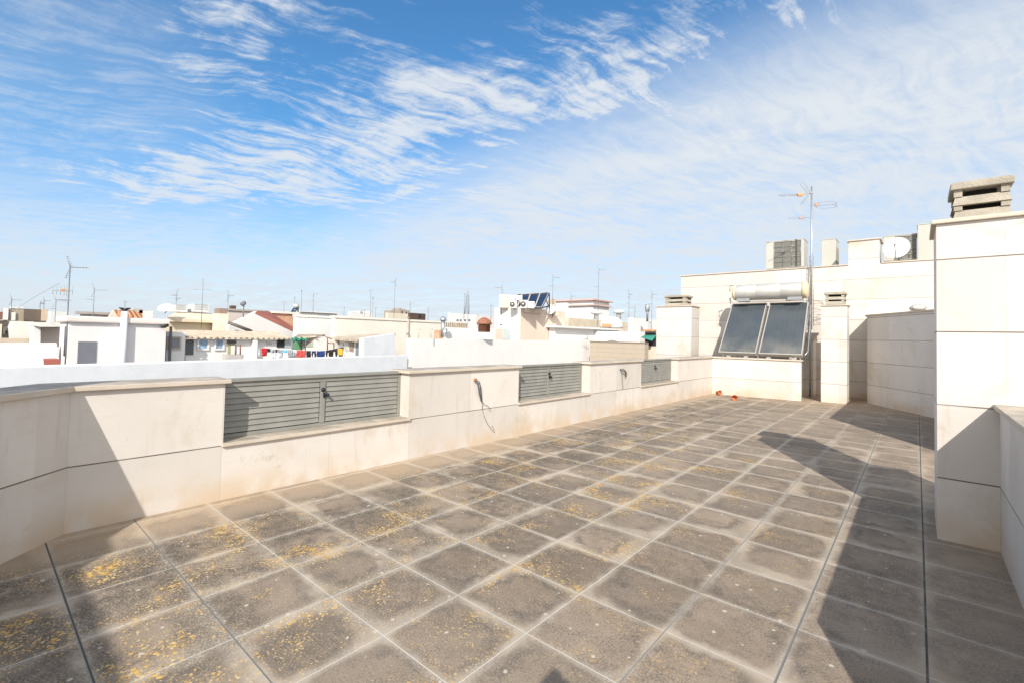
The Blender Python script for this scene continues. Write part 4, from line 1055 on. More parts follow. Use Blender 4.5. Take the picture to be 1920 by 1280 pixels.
# --- left cluster
t1 = thing('party_wall', 'white stepped party wall with sloping shoulder left of door building', 'wall', W(75, 668, 20))
def polyX(pts, X, thick, m, name, parent):
    q = [onX(px, py, X) for px, py in pts]; b = MB()
    f = [b.bm.verts.new(v) for v in q]; g_ = [b.bm.verts.new(v - Vector((thick, 0, 0))) for v in q]
    b.bm.faces.new(f); b.bm.faces.new(g_[::-1])
    for i in range(len(q)):
        j = (i + 1) % len(q); b.bm.faces.new((f[i], g_[i], g_[j], f[j]))
    return b.build(name, m, parent)
polyX([(68, 700), (68.5, 664), (73, 656), (80, 660), (84, 700)], -17.2, .6, WHITE, 'pier', t1)
polyX([(-60, 700), (-60, 666), (69, 665), (69, 700)], -17.6, .3, PINKW, 'wall', t1)
wa = thing('party_wall', 'long low white wall across left edge below the beige panels', 'wall', W(50, 645, 23))
polyX([(-80, 700), (-80, 643.5), (106, 643), (114, 700)], -22.6, .4, WHITE, 'wall', wa)
wb = thing('rooftop_house', 'white flat-roofed house with cut-off corner at far left', 'house', W(60, 620, 30))
polyX([(22, 650), (19, 615), (24, 602), (64, 603.5), (64, 650)], -30, 3, mat('offwhite_render', (.72, .70, .64), .85, 0, .03, 1), 'wall', wb)
polyX([(-40, 650), (-40, 633), (63, 635), (63, 650)], -29.2, .4, mat('low_beige_wall', (.55, .46, .36), .85, 0, .06, 1), 'low_wall', wb)  # low wall in its own beige
wc = thing('rooftop_house', 'white house with recessed pale pink panel left of door building', 'house', W(90, 625, 27))
polyX([(63, 650), (63.5, 611), (76, 611), (76, 650)], -27, 2, WHITE, 'wall', wc)
polyX([(76.3, 650), (76.3, 613), (113, 613), (113, 650)], -27.5, 1.5, mat('pale_pink_panel', (.68, .58, .50), .8, 0, .03, 1), 'panel', wc)
polyX([(63, 611), (64, 604), (120, 605), (120, 613), (76, 613)], -26.7, 2.5, mat('offwhite_render', (.72, .70, .64), .85), 'fascia', wc)
rc = thing('red_shed_roof', 'small red painted roof seen over the neighbour wall', 'roof', W(100, 680, 18))
a, b = onX(82, 674, -18.5), onX(113, 674, -18.5)
m_ = MB(); m_.box((-19.4, a.y, a.z - .25), (-18.5, b.y, a.z)); m_.box((-18.9, a.y, a.z - .5), (-17.9, b.y + .35, a.z - .26)); m_.build('roof_sheet', RED, rc)
dish('dark grey satellite dish seen from behind at left edge', W(45, 684, 17.8), .22, (-.9, .3, .35), .25, False, None, mat('grey_dish_back', (.26, .28, .30), .6))
pl_ = MB(); random.seed(3)
for k in range(60):
    c = W(58 + random.random()*9, 684 - random.random()*9, 17.7 + random.random()*.3)
    a = Vector((random.uniform(-1, 1), random.uniform(-1, 1), random.uniform(.3, 1.2))).normalized()*.10; s_ = a.cross(Vector((0, 0, 1))).normalized()*.02
    pl_.face([c - s_, c + s_, c + a])
tag(pl_.build('dry_plant', mat('dry_red_leaves', (.36, .15, .10), .8, 0, .3, 9)), 'small dry reddish plant next to the grey dish', 'plant')

bw = bld('apartment_block', 'brown and white block with wall shade painted dark brown on left skyline', 58, 4, 6, 88, 578, TAN, wallname='wall')
x0, x1, y0, y1, z1 = B_(bw)
rX(bw, 6, 578, 14.5, 600, WHITE, 'pilaster', proud=.4, t=.4); rX(bw, 45, 580, 77, 602, WALL_SHADE, 'shade_panel', proud=.12, t=.12)  # shaded stretch of wall drawn as a dark brown sheet
rX(bw, 77.5, 580, 88, 602, mat('tan_stack', (.60, .48, .36), .8), 'pilaster', proud=.5, t=.5)
rX(bw, 20, 586, 27, 601, mat('offwhite_render', (.7, .68, .62), .8), 'flue', proud=1.2, t=.6)
for px in (20, 30, 38): rX(bw, px, 575.5, px + 5, 578, WHITE, 'roof_cap', proud=.1, t=.8)
sb = bld('shed', 'dark brown tiled shed roof at the extreme left edge', 32, -40, -30, 5, 598, mat('brown_roof_tiles', (.20, .10, .07), .8), zb=2.1)
x0, x1, y0, y1, z1 = B_(sb)
sb2 = bld('house', 'pale beige house below the brown shed roof at left edge', 31.5, -40, -30, 4, 607, SALMON)
wn_ = bld('house', 'grey-beige house with one dark square window at far left', 40, -2, 0, 22, 601, mat('greybeige', (.34, .29, .23), .85))
rX(wn_, 6, 613, 20, 627, mat('pale_recess', (.62, .57, .5), .8), 'recess', proud=.05, t=.05); rX(wn_, 10, 620, 18, 626, DARK, 'window', proud=.1)
pb_ = bld('apartment_block', 'pale grey-white block behind the thin antennas at left', 75, 88, 95, 130, 584, mat('pale_grey_render', (.68, .68, .66), .85, 0, .04, .4))
hw = bld('house', 'white house with two small windows left of the orange roof', 46, 150, 152, 206, 589, WHITE)
rX(hw, 176, 594, 184, 597, SHUT, 'window', proud=.05); rX(hw, 191, 594, 200, 597, SHUT, 'window', proud=.05)
x0, x1, y0, y1, z1 = B_(hw); MB().box((x0, y0 - .3, z1), (x1 + .3, y1, z1 + .18)).build('roof', mat('grey_slate_roof', (.40, .36, .33), .8), hw)
def gable_house(name, label, X, base, apex, ridge, m_wall, m_roof, depth_pts, cat='house'):
    """gable on the +X plane X: base=(left px,py),(right px,py); roof slab pixels on the same plane pushed back"""
    o = thing(name, label, cat, onX(*base[0], X))
    return o
oh = thing('tiled_house', 'gabled house with bright orange tiled roof on left skyline', 'house', onX(230, 600, -44))
polyX([(198, 602), (213, 582), (228, 602)], -44, .3, mat('pale_peach_wall', (.70, .60, .50), .85), 'gable_wall', oh)
q = [onX(213, 581, -44), onX(272, 583.5, -47), onX(272, 600, -44.2), onX(229, 600, -43.8)]
m_ = MB(); v = [m_.bm.verts.new(p) for p in q] + [m_.bm.verts.new(p - Vector((.3, 0, .3))) for p in q]
for ff in ((0, 1, 2, 3), (7, 6, 5, 4), (0, 4, 5, 1), (1, 5, 6, 2), (2, 6, 7, 3), (3, 7, 4, 0)): m_.bm.faces.new([v[i] for i in ff])
m_.build('roof', TILE_OR, oh)
for px, yy in ((240, 581), (256, 579), (266, 582)):
    a = onX(px, 583, -46); MB().box((-46.3, a.y - .2, a.z - .5), (-45.8, a.y + .35, onX(px, yy, -46).z)).build('roof_vent', mat('grey_vent', (.45, .43, .4), .7), oh)
wb2 = bld('house', 'small white block right of the orange tiled roof', 42, 268, 272, 287, 583, WHITE)

bb = bld('rooftop_house', 'yellow-cream flat house with sloping fascia behind the courtyard house', 30, 290, 311, 432, 599, CREAM2, wallname='wall')
x0, x1, y0, y1, z1 = B_(bb)
m_ = MB(); a0, a1 = onX(311, 598.5, x1 + .35), onX(411, 599.5, x1 + .35); b0, b1 = onX(331, 586.5, x1 - 1.8), onX(405, 587, x1 - 1.8)
a0.z = a1.z = (a0.z + a1.z)/2; b0.z = b1.z = (b0.z + b1.z)/2
v = [m_.bm.verts.new(p) for p in (a0, a1, b1, b0)] + [m_.bm.verts.new(p - Vector((0, 0, .15))) for p in (a0, a1, b1, b0)]
for ff in ((0, 1, 2, 3), (7, 6, 5, 4), (0, 4, 5, 1), (1, 5, 6, 2), (2, 6, 7, 3), (3, 7, 4, 0)): m_.bm.faces.new([v[i] for i in ff])
m_.build('fascia', mat('peach_fascia', (.72, .60, .44), .85), bb)
a, b = onX(410, 588, x1 + 1.2), onX(427, 620, x1 + 1.2)
st_ = MB().box((x1 + .3, a.y, b.z - 1), (x1 + 1.2, b.y, a.z)).build('chimney', mat('cream_stack', (.73, .65, .52), .85), bb)
MB().box((x1 + .35, a.y + .05, a.z + .001), (x1 + 1.15, b.y - .05, onX(411, 578, x1 + 1.2).z)).build('cowl', mat('brown_cowl', (.30, .22, .18), .8), st_)
for i, (p0, p1, yt) in enumerate(((325, 352, 572.5), (360, 392, 571))):
    X = x1 - 1.5; a, b = onX(p0, 585, X), onX(p1, 585, X); z1_ = onX((p0 + p1)/2, yt, X).z
    o = thing('air_conditioner', ('grey-white rooftop cooling unit left of the tall mast on cream house', 'grey-white rooftop cooling unit at foot of the tall mast on cream house')[i], 'air conditioner', (X, a.y, a.z), 'cooling units on the cream house')
    MB().box((X - .9, a.y, a.z), (X, b.y, z1_), .03).build('casing', mat('pale_metal', (.62, .63, .63), .5), o)
    m_ = MB()
    for k in range(3): m_.box((X + .001, a.y + .1, a.z + .15 + k*(z1_ - a.z)*.28), (X + .02, b.y - .1, a.z + .2 + k*(z1_ - a.z)*.28))
    m_.build('louvre', mat('grey_louvre', (.42, .43, .44), .6), o)
dish('large white satellite dish tilted upward on the cream house roof', W(310, 578, 29.5), .32, (.5, -.35, .75), .22, False, W(309, 588, 29.6))

# white gable with red roof + brick house
gh = thing('gabled_house', 'large white gable wall with red roof slope in left middle', 'house', onX(482, 610, -27.5))
polyX([(428, 650), (428, 611), (482, 584), (562, 622), (566, 650)], -27.5, .5, mat('bright_white_gable', (.70, .675, .65), .85, 0, .03, .7), 'gable_wall', gh)
q = [onX(482, 583.4, -27.45), onX(517, 584.6, -33.0), onX(559, 617, -31.0), onX(562, 621.4, -27.45)]
m_ = MB(); v = [m_.bm.verts.new(p) for p in q] + [m_.bm.verts.new(p - Vector((0, .1, .12))) for p in q]
for ff in ((0, 1, 2, 3), (7, 6, 5, 4), (0, 4, 5, 1), (1, 5, 6, 2), (2, 6, 7, 3), (3, 7, 4, 0)): m_.bm.faces.new([v[i] for i in ff])
m_.build('roof', RED, gh)
m_ = MB(); m_.tube([onX(428, 604.5, -27.1), onX(472, 621.5, -27.1)], .09, 6); m_.build('gutter', mat('dark_gutter', (.16, .14, .13), .6), gh)
m_ = MB(); a = onX(457, 571, -27.8); m_.tube([a, Vector((a.x, a.y, onX(457, 596, -27.8).z))], .035, 6); m_.lathe([(.14, 0), (.16, .1), (0, .2)], a, (.3, -.5, .6), 8)
tag(m_.build('flagpole', MAST), 'short grey pole above the white gable wall', 'pole')
bk = bld('brick_house', 'bare brick house wall behind the red roof slope', 33, 512, 514, 557, 587.5, BRICK)
x0, x1, y0, y1, z1 = B_(bk)
MB().box((x0 - .1, y0 - .1, z1), (x1 + .12, y1 + .1, z1 + .13)).build('coping', CREAM, bk)
gr = bld('house', 'pinkish grey house wall behind the white gable left side', 36, 428, 429, 500, 579, mat('pink_grey_render', (.60, .53, .48), .85, 0, .05, .7), cop=.1, copm=mat('grey_coping', (.42, .39, .35), .8))
x0, x1, y0, y1, z1 = B_(gr); a, b = onX(435, 579, x1 - .5), onX(443, 573.5, x1 - .5); MB().box((x1 - 1, a.y, a.z - .3), (x1 - .5, b.y, b.z)).build('chimney', DBROWN, gr)
tr = bld('house', 'house with weathered sandy roof edge above plain white block', 38, 556, 558, 594, 588.5, TILE_TAN, zb=1)

# green awning, beige roof over court, washing line
ga_ = thing('awning', 'bright green cloth awning above the washing line', 'awning', W(560, 636, 23))
p = [W(546, 632.5, 22.6), W(576, 633.5, 23.6), W(573, 637.5, 22.4), W(548, 638, 21.5)]
m_ = MB(); rows = 5; g2 = [[p[0].lerp(p[1], j/8).lerp(p[3].lerp(p[2], j/8), i/rows) - Vector((0, 0, .10*math.sin(PI*i/rows) + .04*math.sin(j*2.2))) for j in range(9)] for i in range(rows + 1)]
vv = [[m_.bm.verts.new(c) for c in r] for r in g2]; v2 = [[m_.bm.verts.new(c - Vector((0, 0, .02))) for c in r] for r in g2]
for i in range(rows):
    for j in range(8): m_.bm.faces.new((vv[i][j], vv[i][j + 1], vv[i + 1][j + 1], vv[i + 1][j])); m_.bm.faces.new((v2[i + 1][j], v2[i + 1][j + 1], v2[i][j + 1], v2[i][j]))
m_.build('cloth', GREEN, ga_)
for q in (p[2], p[3]): MB().tube([q, q - Vector((0, 0, 1.6))], .03, 6).build('post', GREYD, ga_)
ct = bld('courtyard_house', 'peach-white courtyard house with sandy roof behind the washing', 25, 546, 590, 640, 634, mat('peach_white', (.78, .71, .63), .85, 0, .03, 1.2), wallname='wall')
x0, x1, y0, y1, z1 = B_(ct)
ea, eb = onX(592, 632.5, x1 + .2), onX(640, 629.5, x1 + .2); ra, rb = onX(560, 629, x1 - 3), onX(610, 626.5, x1 - 3)
ea.z = eb.z = (ea.z + eb.z)/2; ra.z = rb.z = (ra.z + rb.z)/2
m_ = MB(); tile_roof(m_, W(548, 634.5, 25.5), ea, ra, rb, 22, .032); m_.build('roof', TILE_TAN, ct)
rY(ct, 548, 637, 566, 655, mat('green_shade_net', (.10, .24, .12), .8), 'net_screen'); rY(ct, 568, 640, 588, 650, mat('grey_green_panel', (.38, .40, .33), .7), 'panel')
lc = thing('clothes_drying_frame', 'brown metal pole frame standing behind the right end of washing', 'frame', W(618, 660, 20.5))
m_ = MB(); m_.tube([W(614, 658, 20.5), W(614, 632, 20.5)], .03, 6); m_.tube([W(610, 631.5, 20.5), W(623, 636, 20.5)], .02, 5); m_.tube([W(614, 643, 20.5), W(626, 643.5, 20.8), W(626, 656, 20.8)], .025, 6); m_.build('poles', mat('rust_brown', (.22, .12, .09), .7), lc)

random.seed(11)
clo_ = thing('washing_line', 'sagging washing line behind the neighbour wall', 'washing line', W(565, 668, 20.3))
LD = 20.3
linept = [(486, 651.5), (497, 652), (515, 654.5), (540, 655), (556, 656), (575, 657), (600, 657.5), (612, 656.5), (630, 653), (646, 649.5)]
MB().tube([W(a, b, LD) for a, b in linept], .008, 4).build('line', mat('line_white', (.6, .6, .6), .6), clo_)
for a, b in (linept[0], linept[-1]): MB().tube([W(a, b - 1, LD), W(a, 690, LD)], .025, 6).build('post', GALV, clo_)
def lineY(px):
    for (a, b), (c, d) in zip(linept, linept[1:]):
        if a <= px <= c: return b + (d - b)*(px - a)/(c - a)
    return linept[-1][1]
def garment(label, px0, px1, ybot, col, shape='cloth', col2=None, name='garment', cat='garment'):
    m_ = mat('fabric_' + label.replace(' ', '_')[:40], col, .9, 0, .12, 9)
    nx2, nz2 = 8, 8; b = MB(); right = cam_to_world(1, 0, 0); right.z = 0; right.normalize(); fw = Vector((-right.y, right.x, 0))
    grid = []
    for i in range(nz2 + 1):
        row = []
        for j in range(nx2 + 1):
            px = px0 + (px1 - px0)*j/nx2; yt = lineY(px); py = yt + (ybot - yt)*i/nz2
            c = (px0 + px1)/2
            if shape == 'shirt' and i > 2: px = c + (px - c)*.72
            if shape == 'taper': px = c + (px - c)*(1 - .25*i/nz2)
            row.append(W(px, py, LD) + fw*(.035*math.sin(j*1.7 + px0) + .02*math.sin(i*1.3 + j))*(.3 + i/nz2))
        grid.append(row)
    F = [[b.bm.verts.new(c - fw*.012) for c in r] for r in grid]; G = [[b.bm.verts.new(c + fw*.012) for c in r] for r in grid]
    def ok(i, j):
        if shape == 'trousers': return not (i >= 3 and j in (3, 4))
        if shape == 'shirt': return not (i > 2 and j in (-1,))
        return True
    for i in range(nz2):
        for j in range(nx2):
            if ok(i, j):
                for (V_, rev) in ((F, 0), (G, 1)):
                    q = (V_[i][j], V_[i + 1][j], V_[i + 1][j + 1], V_[i][j + 1]); b.bm.faces.new(q[::-1] if rev else q).smooth = True
    # rim
    bmesh.ops.delete(b.bm, geom=[v for v in b.bm.verts if not v.link_faces], context='VERTS')
    for i in range(nz2):
        for j in (0, nx2): b.bm.faces.new((F[i][j], G[i][j], G[i + 1][j], F[i + 1][j]))
    for j in range(nx2):
        b.bm.faces.new((F[0][j], F[0][j + 1], G[0][j + 1], G[0][j]))
        if ok(nz2 - 1, j): b.bm.faces.new((F[nz2][j], G[nz2][j], G[nz2][j + 1], F[nz2][j + 1]))
    o = b.build(name, m_)
    if col2:
        r_2 = right*.35
        cpt = W((px0 + px1)/2, lineY((px0 + px1)/2) + (ybot - lineY(px0))*.5, LD) - fw*.07
        o2 = MB().obox(cpt, right, fw, (0, 0, 1), .10, .006, .13, .004).build('patch', mat('patch_' + label[:12].replace(' ', '_'), col2, .9), o)
    return tag(o, label, cat, 'washing hung on the line')
garment('bright red shirt at left end of the washing line', 490, 501, 667, (.50, .015, .02), 'shirt')
garment('dark navy short garment next to the red shirt', 501.5, 512, 660, (.02, .025, .04))
garment('second dark navy short garment along the line', 512.5, 521, 660.5, (.025, .03, .05))
garment('white cloth hanging lower than the dark garments', 508, 518, 671, (.70, .70, .72), 'taper')
garment('small black garment above the pale laundry', 522, 529, 660.5, (.015, .018, .03))
garment('pale blue top hanging left of the grey shirt', 530, 538, 661, (.20, .55, .72))
garment('pale lilac cloth below the blue top', 522.5, 529.8, 671, (.55, .54, .62), 'taper')
garment('grey shirt left of the coral towel', 539.5, 549, 671, (.30, .31, .33), 'shirt')
garment('thin white and grey socks beside the coral towel', 549.5, 556, 667, (.55, .55, .58), 'trousers')
garment('large coral red towel in middle of the line', 557, 572.5, 671, (.50, .075, .065))
garment('black towel right of the coral towel', 574, 583, 670.5, (.02, .022, .025))
garment('dark blue trousers between the two towels', 584.5, 592, 670, (.02, .03, .09), 'trousers')
garment('large royal blue towel near right end of the line', 594, 609.5, 669.5, (.018, .045, .17))
garment('black trousers right of the blue towel', 610.5, 620, 669, (.022, .02, .022), 'trousers')
garment('second pair of black trousers before the yellow garment', 620.5, 633, 668.5, (.025, .022, .025), 'trousers')
garment('black top with large yellow patch at right end of line', 634, 644, 668, (.02, .02, .03), 'shirt', (.55, .36, .04))

# --- middle white cluster
m1 = bld('rooftop_house', 'long bright white parapet block right of the grey drainpipe', 22, 770, 773, 1105, 634.2, WHITE)
m2 = bld('rooftop_house', 'raised white block carrying the brown domed vent', 25, 842, 843, 929, 614, WHITE, zb=0)
x0, x1, y0, y1, z1 = B_(m2)
dv_ = thing('domed_vent', 'rusty brown domed chimney cap on the white block', 'vent', W(908, 611, 24.8))
c = W(908, 612, 24.8)
MB().lathe([(.32, -.3), (.32, .10), (.40, .10), (.40, .16), (.33, .30), (.18, .42), (.05, .47), (0, .48)], c, (0, 0, 1), 20).build('dome', mat('rusty_brown_cap', (.28, .12, .07), .75, 0, .25, 8), dv_)
fp = thing('flue_pipe', 'shiny steel flue with capped top between cream block and white block', 'pipe', W(829, 632, 24))
c = W(830, 632, 24); zt2 = W(829, 602, 24).z
MB().tube([c, Vector((c.x, c.y, zt2))], .10, 14).build('pipe', GALV, fp); MB().lathe([(.10, 0), (.17, .02), (.17, .10), (.08, .2), (0, .24)], (c.x, c.y, zt2), (0, 0, 1), 14).build('cap', GALV, fp)
c2_ = W(834, 632, 23.8); MB().tube([c2_, Vector((c2_.x, c2_.y, W(834, 616, 23.8).z))], .13, 14).build('pipe', GALV, fp)
bkw = bld('brick_wall', 'short bare brick wall behind the steel flue', 26, 822, 824, 843, 619, BRICK, cat='wall', zb=-2)
m3 = bld('rooftop_house', 'salmon and pale grey low block right of the domed vent block', 27.2, 926, 929, 957, 616, SALMON, zb=0)
rX(m3, 942, 617, 955, 636, mat('pale_glass_sheet', (.60, .64, .63), .3), 'panel', proud=.05)
m4 = bld('stair_tower', 'tall block with white front and salmon side under solar panels', 29, 928, 976.5, 1060, 576.5, SALMON, wallname='wall')
x0, x1, y0, y1, z1 = B_(m4)
MB().box((x0, y0 - .03, -6), (x1 - .02, y0 - .001, z1)).build('white_front', WHITE, m4)
rX(m4, 981, 578.5, 1014, 587, mat('peach_band', (.74, .60, .48), .85), 'band', proud=.18, t=.18)
rY(m4, 938.5, 608, 941.5, 610.5, DARK, 'vent_hole', proud=.04)
def fan_unit(label, px0, px1, yt, yb, d, fan=True, m=ACW):
    a, b = W(px0, yb, d), W(px1, yb, d); z1 = W((px0 + px1)/2, yt, d).z
    o = thing('air_conditioner', label, 'air conditioner', a, 'small units under the far solar panels')
    w = (b - a).length; right = Vector(((b - a).x, (b - a).y, 0)).normalized(); fw = Vector((-right.y, right.x, 0)); z0 = a.z
    c = (a + b)/2 + fw*.2; c.z = (z0 + z1)/2
    MB().obox(c, right, fw, (0, 0, 1), w/2, .2, (z1 - z0)/2, .02).build('casing', m, o)
    if fan:
        cc = c - fw*.205; r = (z1 - z0)*.36
        MB().lathe([(r, 0), (r, .02), (0, .02)], cc - right*w*.12, -fw, 20).build('fan_opening', mat('fan_brown', (.14, .11, .10), .6), o)
        MB().lathe([(r*.3, .0), (r*.3, .04), (0, .05)], cc - right*w*.12, -fw, 12).build('fan_hub', m, o)
    return o
fan_unit('white fan unit left of the pair below far solar panels', 955, 969, 564, 577.5, 28.6, m=WHITE)
fan_unit('white fan unit directly below the far solar panels', 975.5, 989, 563, 577.5, 28.4, m=WHITE)
fan_unit('plain white box unit right of the two fan units', 990, 1002, 565.5, 578, 28.4, fan=False, m=WHITE)
fan_unit('large cream louvred cabinet unit left of far solar panels', 935.5, 952, 553, 577, 29.4, fan=False, m=mat('cream_cabinet', (.66, .58, .45), .7, 0, .12, 14))
fan_unit('second cream cabinet unit beside the far solar panels', 952.5, 966, 553.5, 576, 29.6, fan=False, m=mat('cream_cabinet2', (.68, .62, .52), .7))
fan_unit('pale cabinet unit half hidden behind the fan units', 966.5, 979, 554, 576, 30.0, fan=False, m=mat('pale_cabinet', (.70, .69, .66), .7))
fan_unit('olive-brown cabinet with antenna right of the solar panels', 1028, 1042, 560, 585, 32.5, fan=False, m=mat('olive_cabinet', (.40, .35, .26), .7))
so = thing('solar_panel_row', 'row of four tilted dark blue solar panels on tall block', 'solar panels', W(1000, 577, 29))
tops = [(970, 553), (979, 553), (995, 552), (1013, 551), (1030, 549.5)]; bots = [(960, 577), (970, 577), (986, 577), (1003, 577), (1016, 577.5)]
for k in range(4):
    g_ = .5
    A0, A1 = W(bots[k][0] + g_, bots[k][1], 29.2), W(bots[k + 1][0] - g_, bots[k + 1][1], 29.2); T0, T1 = W(tops[k][0] + g_, tops[k][1], 30.6), W(tops[k + 1][0] - g_, tops[k + 1][1], 30.6)
    m_ = MB(); v = [m_.bm.verts.new(p) for p in (A0, A1, T1, T0)] + [m_.bm.verts.new(p + Vector((0, .05, -.06))) for p in (A0, A1, T1, T0)]
    for ff in ((0, 1, 2, 3), (7, 6, 5, 4), (0, 4, 5, 1), (1, 5, 6, 2), (2, 6, 7, 3), (3, 7, 4, 0)): m_.bm.faces.new([v[i] for i in ff])
    pn = m_.build('panel', SOLARB, so)
    m_ = MB(); e = Vector((0, -.03, .03)); m_.tube([A0 + e, A1 + e, T1 + e, T0 + e, A0 + e], .035, 4); m_.build('frame', WFRAME, pn)
m_ = MB(); m_.tube([W(1030, 550, 30.7), W(1030, 578, 30.7)], .04, 5); m_.tube([W(1017, 577, 29.3), W(1031, 574, 30.7)], .04, 5); m_.tube([W(1024, 563, 30), W(1030, 577, 30.7)], .03, 5); m_.build('stand', DARK, so)
dish('white satellite dish right of the far solar panels', W(1033, 580, 31.0), .34, (.15, -1, .25), .15, True, W(1037, 595, 31.3))
dish('very small white dish low beside the long beige wall', W(1050, 604, 37), .22, (.0, -1, .2), .15, False, W(1052, 612, 37))
fw4 = thing('peach_bracket', 'peach tapering wall bracket under the white dish', 'bracket', W(1040, 600, 31.2))
a = W(1040, 590, 31.2); MB().box((a.x - .3, a.y, W(1040, 592, 31.2).z), (a.x + .3, a.y + .4, W(1040, 584, 31.2).z)).build('block', SALMON, fw4)

m5 = bld('rooftop_house', 'white flat house with thin overhanging roof slab right of tall block', 31.0, 1032, 1040, 1160, 613.5, WHITE, zb=-1)
x0, x1, y0, y1, z1 = B_(m5)
MB().box((x0 - .2, y0 - .3, z1 - .02), (x1 + .35, y1, z1 + .10)).build('roof_slab', WHITE, m5)
rX(m5, 1139, 617, 1142, 619, DARK, 'vent_hole', proud=.05)
m6 = bld('stair_tower', 'white far tower with pink striped cornice behind small chimneys', 48, 1030, 1112, 1142, 563, WHITE, wallname='wall', zb=-2)
x0, x1, y0, y1, z1 = B_(m6)
pk = mat('pinkish_cornice', (.60, .42, .38), .8)
MB().box((x0 - .25, y0 - .25, z1 - .55), (x1 + .25, y1 + .25, z1 - .42)).build('cornice', pk, m6); MB().box((x0 - .35, y0 - .35, z1 - .02), (x1 + .35, y1 + .35, z1 + .12)).build('cornice', pk, m6)
rY(m6, 1095, 578, 1105, 593, mat('offwhite_door', (.70, .68, .66), .8), 'door', proud=.05)
m6b = bld('house', 'low white house left of the far tower with pink band', 46, 1028, 1062, 1066, 568, WHITE, zb=-2)
m7 = bld('long_wall', 'long weathered beige wall topped by mushroom vents', 38, 1058, 1066, 1187, 595.5, mat('stained_beige', (.62, .53, .40), .85, 0, .12, 1.6, dirt=.55, dirtcol=(.42, .33, .22)), cat='wall', wallname='wall')
m7b = bld('house', 'white block at right end of the weathered beige wall', 37, 1184, 1188, 1262, 596, WHITE)
def mushroom(label, px, yt, yb, d, m=GALV, w=.35):
    c = W(px, yb, d); h = W(px, yt, d).z - c.z
    o = thing('roof_vent', label, 'vent', c, 'metal roof vents')
    MB().lathe([(w*.45, -.2), (w*.42, h*.35), (w*.55, h*.42), (w*.55, h*.5)], c, (0, 0, 1), 16).build('pipe', m, o)
    MB().lathe([(w*.8, h*.5), (w, h*.55), (w, h*.85), (w*.8, h*.98), (0, h)], c, (0, 0, 1), 18).build('cap', m, o)
mushroom('white mushroom vent below the white far tower', 1118, 584, 594, 37.5, mat('vent_white', (.62, .62, .60), .5), .42)
mushroom('white mushroom vent right of the white far tower', 1160, 581.5, 594, 37.5, mat('vent_white', (.62, .62, .6), .5), .42)
mushroom('tall galvanised flue with ball top right of the mushroom vents', 1213.5, 571, 598, 36, GALV, .17)
ds = thing('domed_skylight', 'white domed hood with terracotta front on the white house', 'dome', W(1146, 611, 32))
c = W(1146, 612.5, 32)
MB().lathe([(.76, -.1), (.76, .05), (.68, .38), (.44, .60), (0, .70)], c, (0, 0, 1), 24).build('dome', WHITE, ds)
a = c - Vector((-.1, .74, .06)); MB().obox(a + Vector((.0, -.03, .12)), (1, 0, 0), (0, 1, 0), (0, 0, 1), .34, .05, .12, .03).build('opening', mat('terracotta_pale', (.62, .32, .18), .8), ds)
m8 = bld('beige_screen', 'beige horizontal board screen between white blocks right of centre', 31.0, 1106, 1209, 1216, 643, SIDE, cat='screen', wallname='boards')
x0, x1, y0, y1, z1 = B_(m8); MB().box((x0 - .05, y0 - .05, z1), (x1 + .05, y0 + .4, z1 + .05)).build('cap_rail', mat('brown_rail', (.33, .26, .2), .8), m8)
m9 = bld('rooftop_house', 'white block behind the beige board screen', 33.5, 1090, 1200, 1210, 622, WHITE)
m10 = bld('house', 'house with dark opening and small green awning beside left chimney', 32, 1209, 1232, 1250, 621, SALMON, wallname='wall')
w_ = rY(m10, 1210.5, 624, 1230.5, 648, DARK, 'window', proud=.04)
x0, x1, y0, y1, z1 = B_(m10)
a, b = onY(1210, 628, y0 - .05), onY(1231, 632, y0 - .05); m_ = MB()
v = [m_.bm.verts.new(p) for p in (Vector((a.x, y0 - .04, a.z)), Vector((b.x, y0 - .04, a.z)), Vector((b.x, y0 - .7, a.z - .35)), Vector((a.x, y0 - .7, a.z - .15)))]
v += [m_.bm.verts.new(q.co - Vector((0, 0, .03))) for q in v]
for ff in ((0, 1, 2, 3), (7, 6, 5, 4), (0, 4, 5, 1), (1, 5, 6, 2), (2, 6, 7, 3), (3, 7, 4, 0)): m_.bm.faces.new([v[i] for i in ff])
m_.build('awning', mat('teal_awning', (.04, .22, .17), .8), m10)
MB().box((x0, y0 - .35, z1 + .001), (x1, y0 + .6, z1 + .10)).build('roof', TILE_OR, m10)
m_ = MB(); p_ = W(1101, 636.5, 32.4); m_.tube([p_, p_ + Vector((0, 0, .26))], .02, 5); m_.tube([W(1093, 635.5, 32.2), W(1104, 636.2, 32.5)], .015, 5)
tag(m_.build('line_post', MAST), 'small dark line post on the white parapet left of screen', 'post')
for i, (px, lab) in enumerate(((785, 'left T-shaped line post on the white block by cream wall'), (808, 'right T-shaped line post on the white block by cream wall'))):
    m_ = MB(); m_.tube([W(px, 634, 22.3), W(px, 617.5, 22.3)], .02, 5); m_.tube([W(px - 3.5, 617.3, 22.3), W(px + 4.5, 617.6, 22.3)], .018, 5)
    tag(m_.build('line_post', mat('pale_post', (.50, .45, .38), .7)), lab, 'post', 'T-shaped line posts')

